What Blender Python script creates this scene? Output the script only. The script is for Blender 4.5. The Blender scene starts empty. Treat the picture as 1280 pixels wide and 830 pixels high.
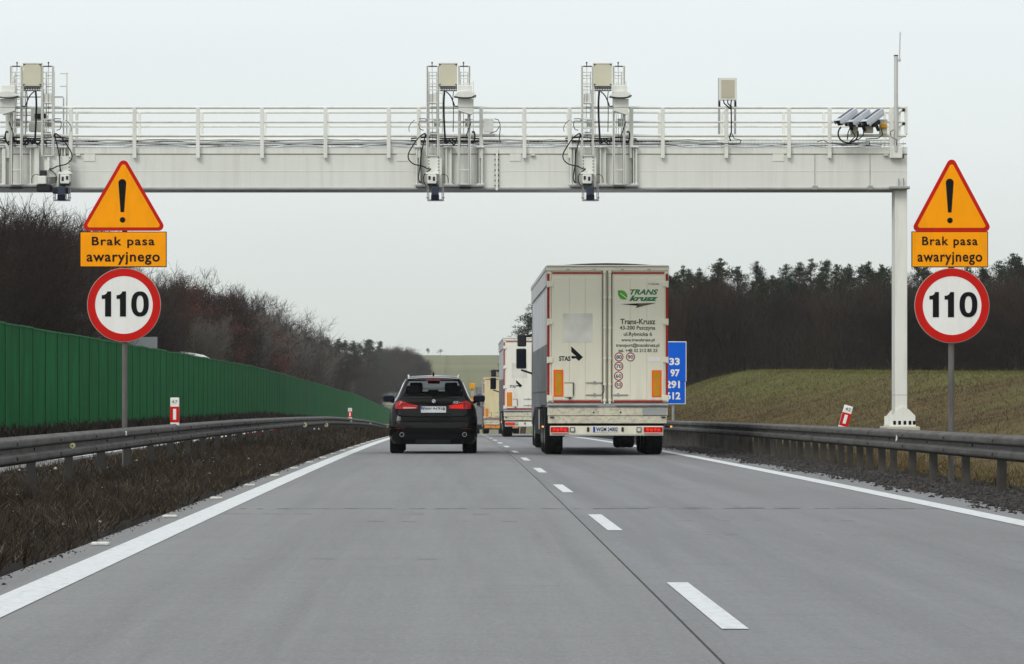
import bpy, bmesh, math, random
import numpy as np
from mathutils import Vector, Matrix
S = bpy.context.scene
COL = S.collection
R = math.radians
rnd = random.Random(7)

# ------------------------------------------------------------------ camera
F = 4200.0; HC = 1.05; VX = 565.0; VY = 500.0      # focal length in photo pixels, eye height, vanishing point
cam = bpy.data.objects.new('camera', bpy.data.cameras.new('camera'))
COL.objects.link(cam); S.camera = cam
cam.location = (0, 0, HC); cam.rotation_euler = (R(90), 0, 0)
cam.data.sensor_width = 36; cam.data.lens = F / 1280 * 36
cam.data.shift_x = (640 - VX) / 1280; cam.data.shift_y = (VY - 415) / 1280
cam.data.clip_start = 0.3; cam.data.clip_end = 9000

# ------------------------------------------------------------------ world, sun, exposure
SUN_EL, SUN_AZ = R(42), R(214)        # behind the camera, a little to the left
w = bpy.data.worlds.new('World'); S.world = w; w.use_nodes = True
nt = w.node_tree; nt.nodes.clear()
def N(t, **k):
    n = nt.nodes.new(t)
    for a, b in k.items(): setattr(n, a, b)
    return n
out = N('ShaderNodeOutputWorld'); bg = N('ShaderNodeBackground')
sky = N('ShaderNodeTexSky', sky_type='NISHITA', sun_disc=False, sun_elevation=SUN_EL, sun_rotation=SUN_AZ, air_density=1, dust_density=6)
skm = N('ShaderNodeMix', data_type='RGBA', blend_type='MIX')
skd = N('ShaderNodeMix', data_type='RGBA', blend_type='MULTIPLY'); skd.inputs[0].default_value = 1
skd.inputs[7].default_value = (.08, .08, .08, 1)
nt.links.new(sky.outputs[0], skd.inputs[6])
tc = N('ShaderNodeTexCoord'); sp = N('ShaderNodeSeparateXYZ'); nt.links.new(tc.outputs['Generated'], sp.inputs[0])
ramp = N('ShaderNodeValToRGB'); nt.links.new(sp.outputs[2], ramp.inputs[0])
el = ramp.color_ramp.elements
el[0].position = 0.0; el[0].color = (.66, .70, .665, 1)
el[1].position = 1.0; el[1].color = (1.04, 1.07, 1.10, 1)
for p, c in ((.03, (.70, .745, .715, 1)), (.075, (.775, .825, .82, 1)), (.125, (.81, .86, .88, 1)), (.3, (.88, .92, .94, 1))):
    e = el.new(p); e.color = c
cl = N('ShaderNodeTexNoise'); cl.inputs['Scale'].default_value = 2.2; cl.inputs['Detail'].default_value = 3
mp = N('ShaderNodeMapping'); mp.inputs['Scale'].default_value = (1, 1, 5)
nt.links.new(tc.outputs['Generated'], mp.inputs[0]); nt.links.new(mp.outputs[0], cl.inputs[0])
cr = N('ShaderNodeMapRange'); cr.inputs[1].default_value = .3; cr.inputs[2].default_value = .7; cr.inputs[3].default_value = .955; cr.inputs[4].default_value = 1.045
nt.links.new(cl.outputs[0], cr.inputs[0])
cm = N('ShaderNodeMix', data_type='RGBA', blend_type='MULTIPLY'); cm.inputs[0].default_value = 1
nt.links.new(ramp.outputs[0], cm.inputs[6]); nt.links.new(cr.outputs[0], cm.inputs[7])
skm.inputs[0].default_value = .93
nt.links.new(skd.outputs[2], skm.inputs[6]); nt.links.new(cm.outputs[2], skm.inputs[7])
nt.links.new(skm.outputs[2], bg.inputs[0]); bg.inputs[1].default_value = 1.11
nt.links.new(bg.outputs[0], out.inputs[0])
sun = bpy.data.objects.new('sun', bpy.data.lights.new('sun', 'SUN')); COL.objects.link(sun)
sun.data.energy = 1.3; sun.data.angle = R(22); sun.data.color = (1, .97, .93)
sd = Vector((math.sin(SUN_AZ) * math.cos(SUN_EL), math.cos(SUN_AZ) * math.cos(SUN_EL), math.sin(SUN_EL)))
sun.rotation_euler = sd.to_track_quat('Z', 'Y').to_euler()
S.view_settings.view_transform = 'Standard'; S.view_settings.look = 'None'
S.view_settings.exposure = 0; S.view_settings.gamma = 1

# ------------------------------------------------------------------ materials
def mat(name, col, rough=.6, metal=0, var=.12, scale=3.0, bump=0, bscale=40, stretch=None, coat=0, col2=None, trans=0, spec=None, detail=5, emit=0, objvar=0):
    m = bpy.data.materials.new(name); m.use_nodes = True
    t = m.node_tree; b = t.nodes['Principled BSDF']
    b.inputs['Roughness'].default_value = rough; b.inputs['Metallic'].default_value = metal
    if coat: b.inputs['Coat Weight'].default_value = coat; b.inputs['Coat Roughness'].default_value = .04
    if spec is None: spec = .10
    if spec is not None: b.inputs['Specular IOR Level'].default_value = spec
    if trans: b.inputs['Transmission Weight'].default_value = trans
    c = t.nodes.new('ShaderNodeTexCoord'); mp = t.nodes.new('ShaderNodeMapping')
    geo = t.nodes.new('ShaderNodeNewGeometry')
    t.links.new(geo.outputs['Position'], mp.inputs[0])
    if stretch: mp.inputs['Scale'].default_value = stretch
    n = t.nodes.new('ShaderNodeTexNoise'); n.inputs['Scale'].default_value = scale; n.inputs['Detail'].default_value = detail
    t.links.new(mp.outputs[0], n.inputs[0])
    r = t.nodes.new('ShaderNodeMapRange'); r.inputs[1].default_value = .3; r.inputs[2].default_value = .7
    t.links.new(n.outputs[0], r.inputs[0])
    mx = t.nodes.new('ShaderNodeMix'); mx.data_type = 'RGBA'
    c1 = tuple(max(0, v * (1 - var)) for v in col); c2 = tuple(v * (1 + var) for v in col) if col2 is None else col2
    if col2 is not None: c1 = col
    mx.inputs[6].default_value = (*c1, 1); mx.inputs[7].default_value = (*c2, 1)
    t.links.new(r.outputs[0], mx.inputs[0])
    last = mx.outputs[2]
    if objvar:
        oi = t.nodes.new('ShaderNodeObjectInfo'); hv = t.nodes.new('ShaderNodeMapRange')
        hv.inputs[3].default_value = 1 - objvar; hv.inputs[4].default_value = 1 + objvar
        t.links.new(oi.outputs['Random'], hv.inputs[0])
        mm = t.nodes.new('ShaderNodeMix'); mm.data_type = 'RGBA'; mm.blend_type = 'MULTIPLY'; mm.inputs[0].default_value = 1
        t.links.new(last, mm.inputs[6]); t.links.new(hv.outputs[0], mm.inputs[7]); last = mm.outputs[2]
    t.links.new(last, b.inputs['Base Color'])
    if bump:
        bn = t.nodes.new('ShaderNodeTexNoise'); bn.inputs['Scale'].default_value = bscale; bn.inputs['Detail'].default_value = 6
        t.links.new(mp.outputs[0], bn.inputs[0])
        bp = t.nodes.new('ShaderNodeBump'); bp.inputs['Strength'].default_value = bump; bp.inputs['Distance'].default_value = .02
        t.links.new(bn.outputs[0], bp.inputs['Height']); t.links.new(bp.outputs[0], b.inputs['Normal'])
    if emit:
        b.inputs['Emission Color'].default_value = (*col, 1); b.inputs['Emission Strength'].default_value = emit
    return m

def dirty(m, dcol, amount=.5, scale=2.0, stretch=(1, 1, 1), lo=.5, hi=.75, zlow=None, zhigh=None):
    """lay grime over a material's base colour; optional height band in which it fades out"""
    t = m.node_tree; b = t.nodes['Principled BSDF']
    src = b.inputs['Base Color'].links[0].from_socket
    g = t.nodes.new('ShaderNodeNewGeometry'); mp = t.nodes.new('ShaderNodeMapping'); mp.inputs['Scale'].default_value = stretch
    t.links.new(g.outputs['Position'], mp.inputs[0])
    n = t.nodes.new('ShaderNodeTexNoise'); n.inputs['Scale'].default_value = scale; n.inputs['Detail'].default_value = 8; n.inputs['Roughness'].default_value = .65
    t.links.new(mp.outputs[0], n.inputs[0])
    r = t.nodes.new('ShaderNodeMapRange'); r.inputs[1].default_value = lo; r.inputs[2].default_value = hi; r.inputs[4].default_value = amount
    t.links.new(n.outputs[0], r.inputs[0]); fac = r.outputs[0]
    if zlow is not None:
        s = t.nodes.new('ShaderNodeSeparateXYZ'); t.links.new(g.outputs['Position'], s.inputs[0])
        q = t.nodes.new('ShaderNodeMapRange'); q.inputs[1].default_value = zlow; q.inputs[2].default_value = zhigh
        q.inputs[3].default_value = 1; q.inputs[4].default_value = .12
        t.links.new(s.outputs[2], q.inputs[0])
        mu = t.nodes.new('ShaderNodeMath'); mu.operation = 'MULTIPLY'; t.links.new(fac, mu.inputs[0]); t.links.new(q.outputs[0], mu.inputs[1]); fac = mu.outputs[0]
    mx = t.nodes.new('ShaderNodeMix'); mx.data_type = 'RGBA'; mx.inputs[7].default_value = (*dcol, 1)
    t.links.new(fac, mx.inputs[0]); t.links.new(src, mx.inputs[6]); t.links.new(mx.outputs[2], b.inputs['Base Color'])
    return m

M = {}
def road_mat(name, base, seed):
    m = mat(name, base, .8, var=.03, scale=.4, bump=.5, bscale=55)
    dirty(m, tuple(v * .72 for v in base), .75, .9 + seed * .1, (1.5, .035, 1), .42, .70)     # tyre-worn bands along the lane
    dirty(m, tuple(v * 1.2 for v in base), .6, .7 + seed * .1, (2.2, .05, 1), .50, .75)
    dirty(m, tuple(v * .80 for v in base), .6, 1.6, (.5, 2.2, 1), .50, .78)                    # cross brushing and patches
    dirty(m, tuple(v * 1.35 for v in base), .5, 38, (1, .5, 1), lo=.52, hi=.70)                            # aggregate
    dirty(m, tuple(v * .6 for v in base), .5, 30, (1, .5, 1), lo=.54, hi=.72)
    dirty(m, tuple(v * .35 for v in base), .8, 3.1, (1, .8, 1), .70, .76)                     # oil spots
    return m
M['slab_l'] = road_mat('concrete_left', (.213, .217, .216), 0)
M['slab_r'] = road_mat('concrete_right', (.203, .207, .212), 1)
M['joint'] = mat('joint_filler', (.03, .03, .032), .9)
M['crack'] = mat('crack', (.075, .077, .08), .9)
M['road2'] = mat('opposite_concrete', (.20, .20, .195), .85, var=.15, scale=2)
M['paint'] = dirty(mat('road_paint', (.575, .60, .60), .6, var=.05, scale=8, bump=.2, bscale=90), (.36, .37, .37), .7, 16, (1, .5, 1), .50, .72)
M['stud'] = mat('stud_white', (.62, .62, .57), .6, var=.2, scale=20)
M['soil'] = mat('median_soil', (.014, .012, .010), .95, col2=(.03, .026, .022), scale=3, bump=.8, bscale=14)
M['gravel'] = mat('shoulder_dirt', (.014, .0135, .014), .95, col2=(.045, .043, .042), scale=7, bump=.8, bscale=25)
M['bank'] = dirty(mat('bank_grass', (.055, .058, .024), .95, col2=(.082, .068, .034), scale=.5, bump=.9, bscale=9, detail=9), (.085, .055, .03), .8, .5, lo=.5, hi=.7)
def zonal(name, greens, browns, rough=.95, bump=0):
    m = mat(name, greens[0], rough, col2=greens[1], scale=1.6, detail=8, spec=.05, bump=bump, bscale=9); t = m.node_tree; b = t.nodes['Principled BSDF']
    src = b.inputs['Base Color'].links[0].from_socket; g = t.nodes.new('ShaderNodeNewGeometry'); s_ = t.nodes.new('ShaderNodeSeparateXYZ'); t.links.new(g.outputs['Position'], s_.inputs[0])
    n = t.nodes.new('ShaderNodeTexNoise'); n.inputs['Scale'].default_value = .16; n.inputs['Detail'].default_value = 6; t.links.new(g.outputs['Position'], n.inputs[0])
    n2 = t.nodes.new('ShaderNodeTexNoise'); n2.inputs['Scale'].default_value = 1.1; n2.inputs['Detail'].default_value = 8; t.links.new(g.outputs['Position'], n2.inputs[0])
    z = t.nodes.new('ShaderNodeMapRange'); z.inputs[1].default_value = .6; z.inputs[2].default_value = 2.1; z.inputs[3].default_value = .14; z.inputs[4].default_value = -.17; t.links.new(s_.outputs[2], z.inputs[0])
    a_ = t.nodes.new('ShaderNodeMath'); a_.operation = 'ADD'; t.links.new(n.outputs[0], a_.inputs[0]); t.links.new(z.outputs[0], a_.inputs[1])
    q = t.nodes.new('ShaderNodeMapRange'); q.inputs[1].default_value = .30; q.inputs[2].default_value = .64; t.links.new(a_.outputs[0], q.inputs[0])
    br = t.nodes.new('ShaderNodeMix'); br.data_type = 'RGBA'; br.inputs[6].default_value = (*browns[0], 1); br.inputs[7].default_value = (*browns[1], 1)
    q2 = t.nodes.new('ShaderNodeMapRange'); q2.inputs[1].default_value = .35; q2.inputs[2].default_value = .65; t.links.new(n2.outputs[0], q2.inputs[0]); t.links.new(q2.outputs[0], br.inputs[0])
    mx = t.nodes.new('ShaderNodeMix'); mx.data_type = 'RGBA'; t.links.new(q.outputs[0], mx.inputs[0]); t.links.new(src, mx.inputs[6]); t.links.new(br.outputs[2], mx.inputs[7]); t.links.new(mx.outputs[2], b.inputs['Base Color'])
    return m
M['bank'] = zonal('bank_grass', ((.078, .080, .026), (.135, .130, .052)), ((.062, .046, .022), (.115, .084, .040)), bump=.9)
M['field'] = mat('field', (.115, .125, .060), .95, col2=(.17, .165, .088), scale=.012, stretch=(.04, 1, 1), detail=8, bump=.5, bscale=1)
M['forest_floor'] = mat('forest_floor', (.03, .026, .02), .95, var=.3, scale=1)
M['twig'] = mat('bark_dark', (.020, .016, .014), .9, col2=(.052, .033, .025), scale=.14, detail=3, objvar=.45, spec=.1)
M['brush'] = mat('brush_dark', (.018, .016, .013), .9, col2=(.046, .033, .024), scale=.10, detail=4, spec=.1)
M['twig_red'] = mat('oak_leaf_red', (.115, .044, .028), .9, var=.35, scale=1.3)
M['twig_pale'] = mat('bark_pale', (.14, .125, .105), .9, var=.2, scale=1.3)
M['trunk_pine'] = mat('pine_bark', (.085, .055, .042), .9, var=.3, scale=2)
M['needle'] = mat('pine_needles', (.024, .036, .018), .8, var=.5, scale=.9, objvar=.3)
M['dry'] = mat('dry_grass', (.020, .016, .012), .9, col2=(.055, .043, .030), scale=1.8, spec=.1)
M['dry2'] = mat('dead_stems', (.045, .038, .030), .9, var=.5, scale=2, spec=.1)
M['grass'] = zonal('bank_blades', ((.082, .088, .028), (.155, .150, .058)), ((.066, .050, .024), (.13, .094, .045)))
M['clod'] = mat('dirt_clods', (.014, .013, .013), .95, col2=(.085, .08, .075), scale=14)
M['steel'] = dirty(mat('rail_steel', (.115, .112, .108), .68, .15, var=.12, scale=2, bump=.1), (.045, .04, .036), .75, 1.6, (2, 1, 5), .4, .7)
M['post_r'] = dirty(mat('post_weathered', (.085, .08, .072), .8, .1, var=.2, scale=2), (.04, .037, .033), .8, 3, lo=.4, hi=.7)
M['post'] = dirty(mat('post_steel', (.05, .05, .048), .8, .1, var=.15, scale=2), (.04, .037, .033), .8, 3, lo=.4, hi=.7)
M['bolt'] = mat('bolt', (.07, .07, .07), .6, .5)
M['green'] = dirty(mat('green_wall', (.003, .138, .033), .6, var=.10, scale=.6, objvar=.05), (.004, .068, .020), .85, 1.2, (1, 1, .2), .42, .72)
M['green_d'] = mat('green_wall_post', (.003, .10, .026), .6, var=.1)
M['gwhite'] = dirty(mat('gantry_white', (.75, .76, .70), .5, var=.03, scale=1.2), (.47, .47, .40), .5, 2.2, (3, 3, .3), .48, .8)
M['gpanel'] = dirty(mat('gantry_panel', (.715, .725, .67), .45, var=.04, scale=.5), (.50, .50, .44), .45, 2.0, (3.5, 3, .16), .47, .78)
M['alu'] = mat('aluminium', (.56, .57, .55), .42, .25, var=.06, scale=3)
M['galv'] = mat('galvanised', (.36, .37, .37), .5, .4, var=.12, scale=4)
M['cream'] = mat('cabinet_cream', (.60, .575, .44), .5, var=.04, scale=4)
M['cream_d'] = mat('cabinet_screen', (.50, .46, .36), .5, var=.05, scale=4)
M['cable'] = mat('cable_black', (.018, .018, .02), .6)
M['dark'] = mat('dark_metal', (.03, .03, .034), .5, var=.2)
M['blackgloss'] = mat('lens_black', (.01, .012, .022), .15)
M['seal_shade'] = mat('seal_and_shade_dark', (.10, .10, .095), .8)  # rubber seals, and dark strips that paint in shade
M['camgrey'] = mat('camera_housing', (.58, .61, .65), .3, .2, var=.05)
M['camblue'] = mat('camera_glass', (.045, .055, .08), .25)
M['orange'] = dirty(mat('sign_orange', (1.0, .36, .0015), .5, var=.03, scale=2), (.62, .25, .01), .45, 3.5, (2, 1, .5), .45, .8)
M['red'] = dirty(mat('sign_red', (.55, .012, .008), .5, var=.05, scale=3), (.32, .015, .01), .45, 3.5, (2, 1, .5), .45, .8)
M['white'] = dirty(mat('sign_white', (.82, .82, .78), .45, var=.02, scale=2), (.60, .59, .54), .45, 3.5, (2, 1, .5), .45, .8)
M['black'] = mat('sign_black', (.008, .008, .009), .5)
M['signback'] = mat('sign_edge', (.40, .38, .33), .5, .2)
M['blue'] = mat('sign_blue', (.004, .11, .62), .45, var=.04, scale=2)
M['pole'] = dirty(mat('sign_pole', (.15, .143, .135), .7, .2, var=.1, scale=3), (.07, .062, .055), .6, 3, (3, 3, .8), .45, .7)
M['yellow'] = mat('machine_yellow', (.78, .36, .02), .45)
M['rubber'] = mat('rubber', (.012, .012, .012), .85, var=.3, scale=10)
M['rim'] = mat('wheel_rim', (.22, .22, .22), .45, .6)
M['chassis'] = mat('chassis_black', (.015, .015, .016), .6, var=.3)
M['truckcream'] = dirty(mat('trailer_cream', (.79, .765, .62), .42, var=.03, scale=.8), (.42, .38, .27), .45, 2.5, (2.2, 1, .4), .42, .8, zlow=.9, zhigh=2.2)
M['trucksill'] = dirty(mat('trailer_sill', (.64, .61, .48), .5, var=.06, scale=3), (.22, .19, .13), .7, 9, (1, 1, 1.5), .46, .72)
M['truckwhite'] = dirty(mat('trailer_white', (.78, .77, .68), .42, var=.03, scale=.8), (.45, .41, .3), .35, 2.5, (2.2, 1, .4), .45, .8)
M['truckyellow'] = dirty(mat('trailer_yellow', (.70, .62, .37), .5, var=.05, scale=.8), (.4, .33, .2), .5, 2, (2, 1, .4), .45, .8)
M['curtain'] = dirty(mat('side_curtain', (.56, .57, .575), .5, var=.06, scale=1), (.36, .365, .37), .7, 1.4, (1, .6, .5), .45, .72)
M['curtain_low'] = dirty(mat('side_board', (.19, .195, .20), .55, var=.1, scale=1), (.07, .07, .07), .7, 2, (1, .5, .8), .45, .72)
M['awning'] = mat('roof_fascia', (.50, .51, .50), .5, var=.06)
M['tape'] = mat('red_tape', (.33, .03, .025), .5, var=.1, scale=4)
M['ochre'] = mat('marker_ochre', (.56, .27, .02), .4, var=.08, scale=6)
M['markred'] = mat('marker_orange_red', (.95, .12, .015), .4)
M['tail'] = mat('tail_lens', (.42, .012, .012), .2, var=.3, scale=14, coat=.6)
M['taillit'] = mat('tail_lit', (.9, .03, .02), .3, emit=.12)
M['tailpink'] = mat('tail_clear', (.75, .32, .28), .2, coat=.5)
M['lampwhite'] = mat('lamp_clear', (.62, .62, .55), .2, coat=.6)
M['lampamber'] = mat('lamp_amber_lit', (1.0, .35, .08), .3, emit=1.2)
M['amberbar'] = mat('orange_bar', (.85, .27, .03), .4)
M['green_t'] = mat('logo_green', (.03, .20, .07), .5)
M['green_l'] = mat('leaf_green', (.10, .38, .04), .5)
M['greytxt'] = mat('lettering_grey', (.09, .10, .07), .6)
M['euroblue'] = mat('plate_blue', (.01, .04, .38), .5)
M['plate'] = mat('plate_white', (.68, .70, .72), .4)
M['labelwhite'] = mat('sticker_white', (.66, .65, .58), .5)
M['carpaint'] = mat('car_black', (.005, .0045, .0045), .07, var=.2, scale=1, coat=.14, spec=.16)
M['carplastic'] = mat('car_plastic', (.012, .012, .013), .6)
M['carglass'] = mat('car_glass', (.55, .6, .62), .02, trans=1.0, var=0)
M['chrome'] = mat('chrome', (.75, .76, .78), .12, 1)
M['silver'] = mat('rail_and_highlight_silver', (.62, .63, .65), .3, .8)  # roof rails, and the painted sky highlights on the car
M['seat'] = mat('seat_dark', (.03, .03, .032), .8)
M['vanwhite'] = mat('lorry_white', (.75, .75, .72), .4, var=.03)
M['vangrey'] = mat('grey_box', (.22, .23, .24), .5, var=.1)
M['signgrey'] = mat('sign_reverse_grey', (.25, .27, .28), .6, var=.05)
M['screen'] = mat('blue_grey_screen', (.16, .19, .20), .4)
M['concrete'] = mat('pale_concrete', (.45, .43, .36), .8, var=.08)
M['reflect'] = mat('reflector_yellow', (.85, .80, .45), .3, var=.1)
M['reflectlit'] = mat('reflector_glow', (1.0, .93, .55), .3, var=.02)  # bright colour and wide discs paint in the glow of lit reflectors
M['reflectw'] = mat('reflector_white', (.9, .9, .85), .3)
for k in ('carglass',):
    M[k].node_tree.nodes['Principled BSDF'].inputs['IOR'].default_value = 1.08

# ------------------------------------------------------------------ mesh helpers
class MB:
    """collects faces and links them as ONE mesh object"""
    def __init__(s): s.v = []; s.f = []; s.mi = []; s.m = 0
    def add(s, vs, fs):
        o = len(s.v); s.v += [tuple(v) for v in vs]
        for f in fs: s.f.append(tuple(o + i for i in f)); s.mi.append(s.m)
    def box(s, x0, x1, y0, y1, z0, z1):
        s.add([(x0, y0, z0), (x1, y0, z0), (x1, y1, z0), (x0, y1, z0), (x0, y0, z1), (x1, y0, z1), (x1, y1, z1), (x0, y1, z1)],
              [(0, 3, 2, 1), (4, 5, 6, 7), (0, 1, 5, 4), (1, 2, 6, 5), (2, 3, 7, 6), (3, 0, 4, 7)])
        return s
    def bevbox(s, x0, x1, y0, y1, z0, z1, b=.02):
        """box with chamfered edges"""
        bm = bmesh.new(); bmesh.ops.create_cube(bm, size=1)
        for v in bm.verts:
            v.co = Vector(((x0 + x1) / 2 + v.co.x * (x1 - x0), (y0 + y1) / 2 + v.co.y * (y1 - y0), (z0 + z1) / 2 + v.co.z * (z1 - z0)))
        bmesh.ops.bevel(bm, geom=bm.edges[:], offset=b, segments=2, affect='EDGES', profile=.6)
        bm.verts.index_update()
        s.add([v.co for v in bm.verts], [[v.index for v in f.verts] for f in bm.faces]); bm.free(); return s
    def tube(s, p0, p1, r, n=8, r1=None, caps=True):
        p0 = Vector(p0); p1 = Vector(p1); d = p1 - p0
        if d.length < 1e-6: return s
        r1 = r if r1 is None else r1
        q = d.to_track_quat('Z', 'Y'); a = q @ Vector((1, 0, 0)); b = q @ Vector((0, 1, 0))
        vs = []
        for P, rr in ((p0, r), (p1, r1)):
            for i in range(n):
                t = 2 * math.pi * (i + .5) / n; vs.append(P + a * rr * math.cos(t) + b * rr * math.sin(t))
        fs = [(i, (i + 1) % n, n + (i + 1) % n, n + i) for i in range(n)]
        if caps: fs += [tuple(range(n - 1, -1, -1)), tuple(range(n, 2 * n))]
        s.add(vs, fs); return s
    def path(s, pts, r, n=6):
        for a, b in zip(pts[:-1], pts[1:]): s.tube(a, b, r, n)
        return s
    def prism(s, poly, y0, y1):
        """polygon given in (x, z), extruded along y"""
        n = len(poly)
        s.add([(x, y0, z) for x, z in poly] + [(x, y1, z) for x, z in poly],
              [tuple(range(n)), tuple(range(2 * n - 1, n - 1, -1))] + [(i, n + i, n + (i + 1) % n, (i + 1) % n) for i in range(n)])
        return s
    def prism_x(s, poly, x0, x1):
        n = len(poly)
        s.add([(x0, y, z) for y, z in poly] + [(x1, y, z) for y, z in poly],
              [tuple(range(n)), tuple(range(2 * n - 1, n - 1, -1))] + [(i, n + i, n + (i + 1) % n, (i + 1) % n) for i in range(n)])
        return s
    def disc(s, x, z, r, y0, y1, n=32, sx=1):
        return s.prism([(x + sx * r * math.cos(2 * math.pi * i / n), z + r * math.sin(2 * math.pi * i / n)) for i in range(n)], y0, y1)
    def ring(s, x, z, r0, r1, y0, y1, n=40):
        c = [(math.cos(2 * math.pi * i / n), math.sin(2 * math.pi * i / n)) for i in range(n)]
        vs = [(x + r * a, y, z + r * b) for r in (r0, r1) for y in (y0, y1) for a, b in c]
        A, B, C_, D_ = 0, n, 2 * n, 3 * n; fs = []
        for i in range(n):
            j = (i + 1) % n
            fs += [(A + i, A + j, C_ + j, C_ + i), (B + i, D_ + i, D_ + j, B + j), (C_ + i, C_ + j, D_ + j, D_ + i), (A + i, B + i, B + j, A + j)]
        s.add(vs, fs); return s
    def lathe_x(s, prof, n=24, cx=0, cy=0, cz=0):
        """profile of (x, r) turned about the x axis"""
        vs = [(cx + x, cy + r * math.cos(2 * math.pi * i / n), cz + r * math.sin(2 * math.pi * i / n)) for x, r in prof for i in range(n)]
        fs = [(k * n + i, k * n + (i + 1) % n, (k + 1) * n + (i + 1) % n, (k + 1) * n + i) for k in range(len(prof) - 1) for i in range(n)]
        s.add(vs, fs); return s
    def build(s, name, m, parent=None, smooth=False, loc=None, fixn=True):
        me = bpy.data.meshes.new(name); me.from_pydata(s.v, [], s.f)
        ms = m if isinstance(m, (list, tuple)) else [m]
        for q in ms: me.materials.append(M[q] if isinstance(q, str) else q)
        if len(ms) > 1: me.polygons.foreach_set('material_index', s.mi)
        if fixn and len(s.f) < 20000:
            bm = bmesh.new(); bm.from_mesh(me); bmesh.ops.recalc_face_normals(bm, faces=bm.faces[:]); bm.to_mesh(me); bm.free()
        if smooth: me.polygons.foreach_set('use_smooth', [True] * len(me.polygons))
        me.update()
        o = bpy.data.objects.new(name, me); COL.objects.link(o)
        if parent: o.parent = parent
        if loc: o.location = loc
        return o

def np_mesh(name, V, Fc, m, parent=None, mi=None):
    """fast mesh from numpy arrays; Fc is (n, k)"""
    me = bpy.data.meshes.new(name); k = Fc.shape[1]
    me.vertices.add(len(V)); me.vertices.foreach_set('co', V.astype(np.float32).ravel())
    me.loops.add(Fc.size); me.loops.foreach_set('vertex_index', Fc.astype(np.int32).ravel())
    me.polygons.add(len(Fc)); me.polygons.foreach_set('loop_start', np.arange(0, Fc.size, k, dtype=np.int32))
    try: me.polygons.foreach_set('loop_total', np.full(len(Fc), k, dtype=np.int32))
    except Exception: pass
    for q in (m if isinstance(m, (list, tuple)) else [m]): me.materials.append(M[q])
    if mi is not None: me.polygons.foreach_set('material_index', mi.astype(np.int32))
    me.update(calc_edges=True)
    o = bpy.data.objects.new(name, me); COL.objects.link(o)
    if parent: o.parent = parent
    return o

def tag(o, label=None, cat=None, group=None, kind=None):
    if label: o['label'] = label
    if cat: o['category'] = cat
    if group: o['group'] = group
    if kind: o['kind'] = kind
    return o
def thing(name, loc, label, cat, group=None, rz=0):
    o = bpy.data.objects.new(name, None); COL.objects.link(o); o.location = loc; o.rotation_euler = (0, 0, rz)
    o.empty_display_size = .2
    return tag(o, label, cat, group)
def kids(o): return [c for c in bpy.data.objects if c.parent == o]
def copy_tree(o, parent=None, cmap=None):
    if cmap is None:
        cmap = {}
        for c in bpy.data.objects:
            if c.parent: cmap.setdefault(c.parent.name, []).append(c)
    c = o.copy(); COL.objects.link(c); c.parent = parent
    for ch in cmap.get(o.name, []): copy_tree(ch, c, cmap)
    return c

def text(name, s, x0, x1, z0, z1, y, m, parent, bold=0, shear=0, depth=.004, spacing=1.0):
    """built-in font lettering, fitted to a rectangle in the x-z plane, facing -y"""
    cu = bpy.data.curves.new(name, 'FONT'); cu.body = s; cu.size = 1; cu.offset = bold; cu.shear = shear
    cu.resolution_u = 4; cu.space_character = spacing; cu.extrude = .01
    t = bpy.data.objects.new('tmp', cu); COL.objects.link(t)
    bpy.context.view_layer.update()
    me = bpy.data.meshes.new_from_object(t.evaluated_get(bpy.context.evaluated_depsgraph_get()))
    bpy.data.objects.remove(t); bpy.data.curves.remove(cu)
    n = len(me.vertices); co = np.empty(n * 3, np.float32); me.vertices.foreach_get('co', co); co = co.reshape(-1, 3)
    lo = co.min(0); hi = co.max(0)
    q = np.empty_like(co)
    q[:, 0] = x0 + (co[:, 0] - lo[0]) / (hi[0] - lo[0]) * (x1 - x0)
    q[:, 2] = z0 + (co[:, 1] - lo[1]) / (hi[1] - lo[1]) * (z1 - z0)
    q[:, 1] = y - (co[:, 2] - lo[2]) / (hi[2] - lo[2]) * depth
    me.vertices.foreach_set('co', q.ravel()); me.name = name
    me.materials.clear(); me.materials.append(M[m]); me.update()
    o = bpy.data.objects.new(name, me); COL.objects.link(o); o.parent = parent
    return o

def smooth(a, b, x):
    t = np.clip((x - a) / (b - a), 0, 1); return t * t * (3 - 2 * t)

# ------------------------------------------------------------------ terrain profiles
def zr(y):       # the carriageway falls away over a crest
    y = np.asarray(y, float)
    return np.where(y < 300, -2.4e-5 * y * np.abs(y), np.interp(y, [300, 400, 550, 700, 820, 1000, 1250, 1600, 1750, 2600, 6000], [-2.16, -3.6, -6, -7, -6, 5.5, 12.5, 22.4, 22.9, 19, 5]))
def zrl(y): return zr(y) + np.interp(y, [35, 75, 130, 200, 255, 320], [0, .07, .14, .08, -.04, -.05])
def zl(y):       # opposite carriageway and the wood beyond it
    return np.interp(y, [-60, 60, 110, 274, 400, 520, 700, 820, 1000, 1250, 1600, 1750, 2600, 6000], [0, -.1, -.2, -.3, -1.3, -2.2, -4.45, -5.6, 5.5, 12.5, 22.4, 22.9, 19, 5])
def zbank(y):    # crest of the grassy bank on the right
    return np.interp(y, [-60, 60, 106, 141, 191, 215, 230, 240, 255, 275, 300, 340, 500], [1.7, 1.75, 1.88, 2.22, 2.72, 2.45, 2.0, 1.55, .8, .1, -.3, -.4, -4.5])
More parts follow.
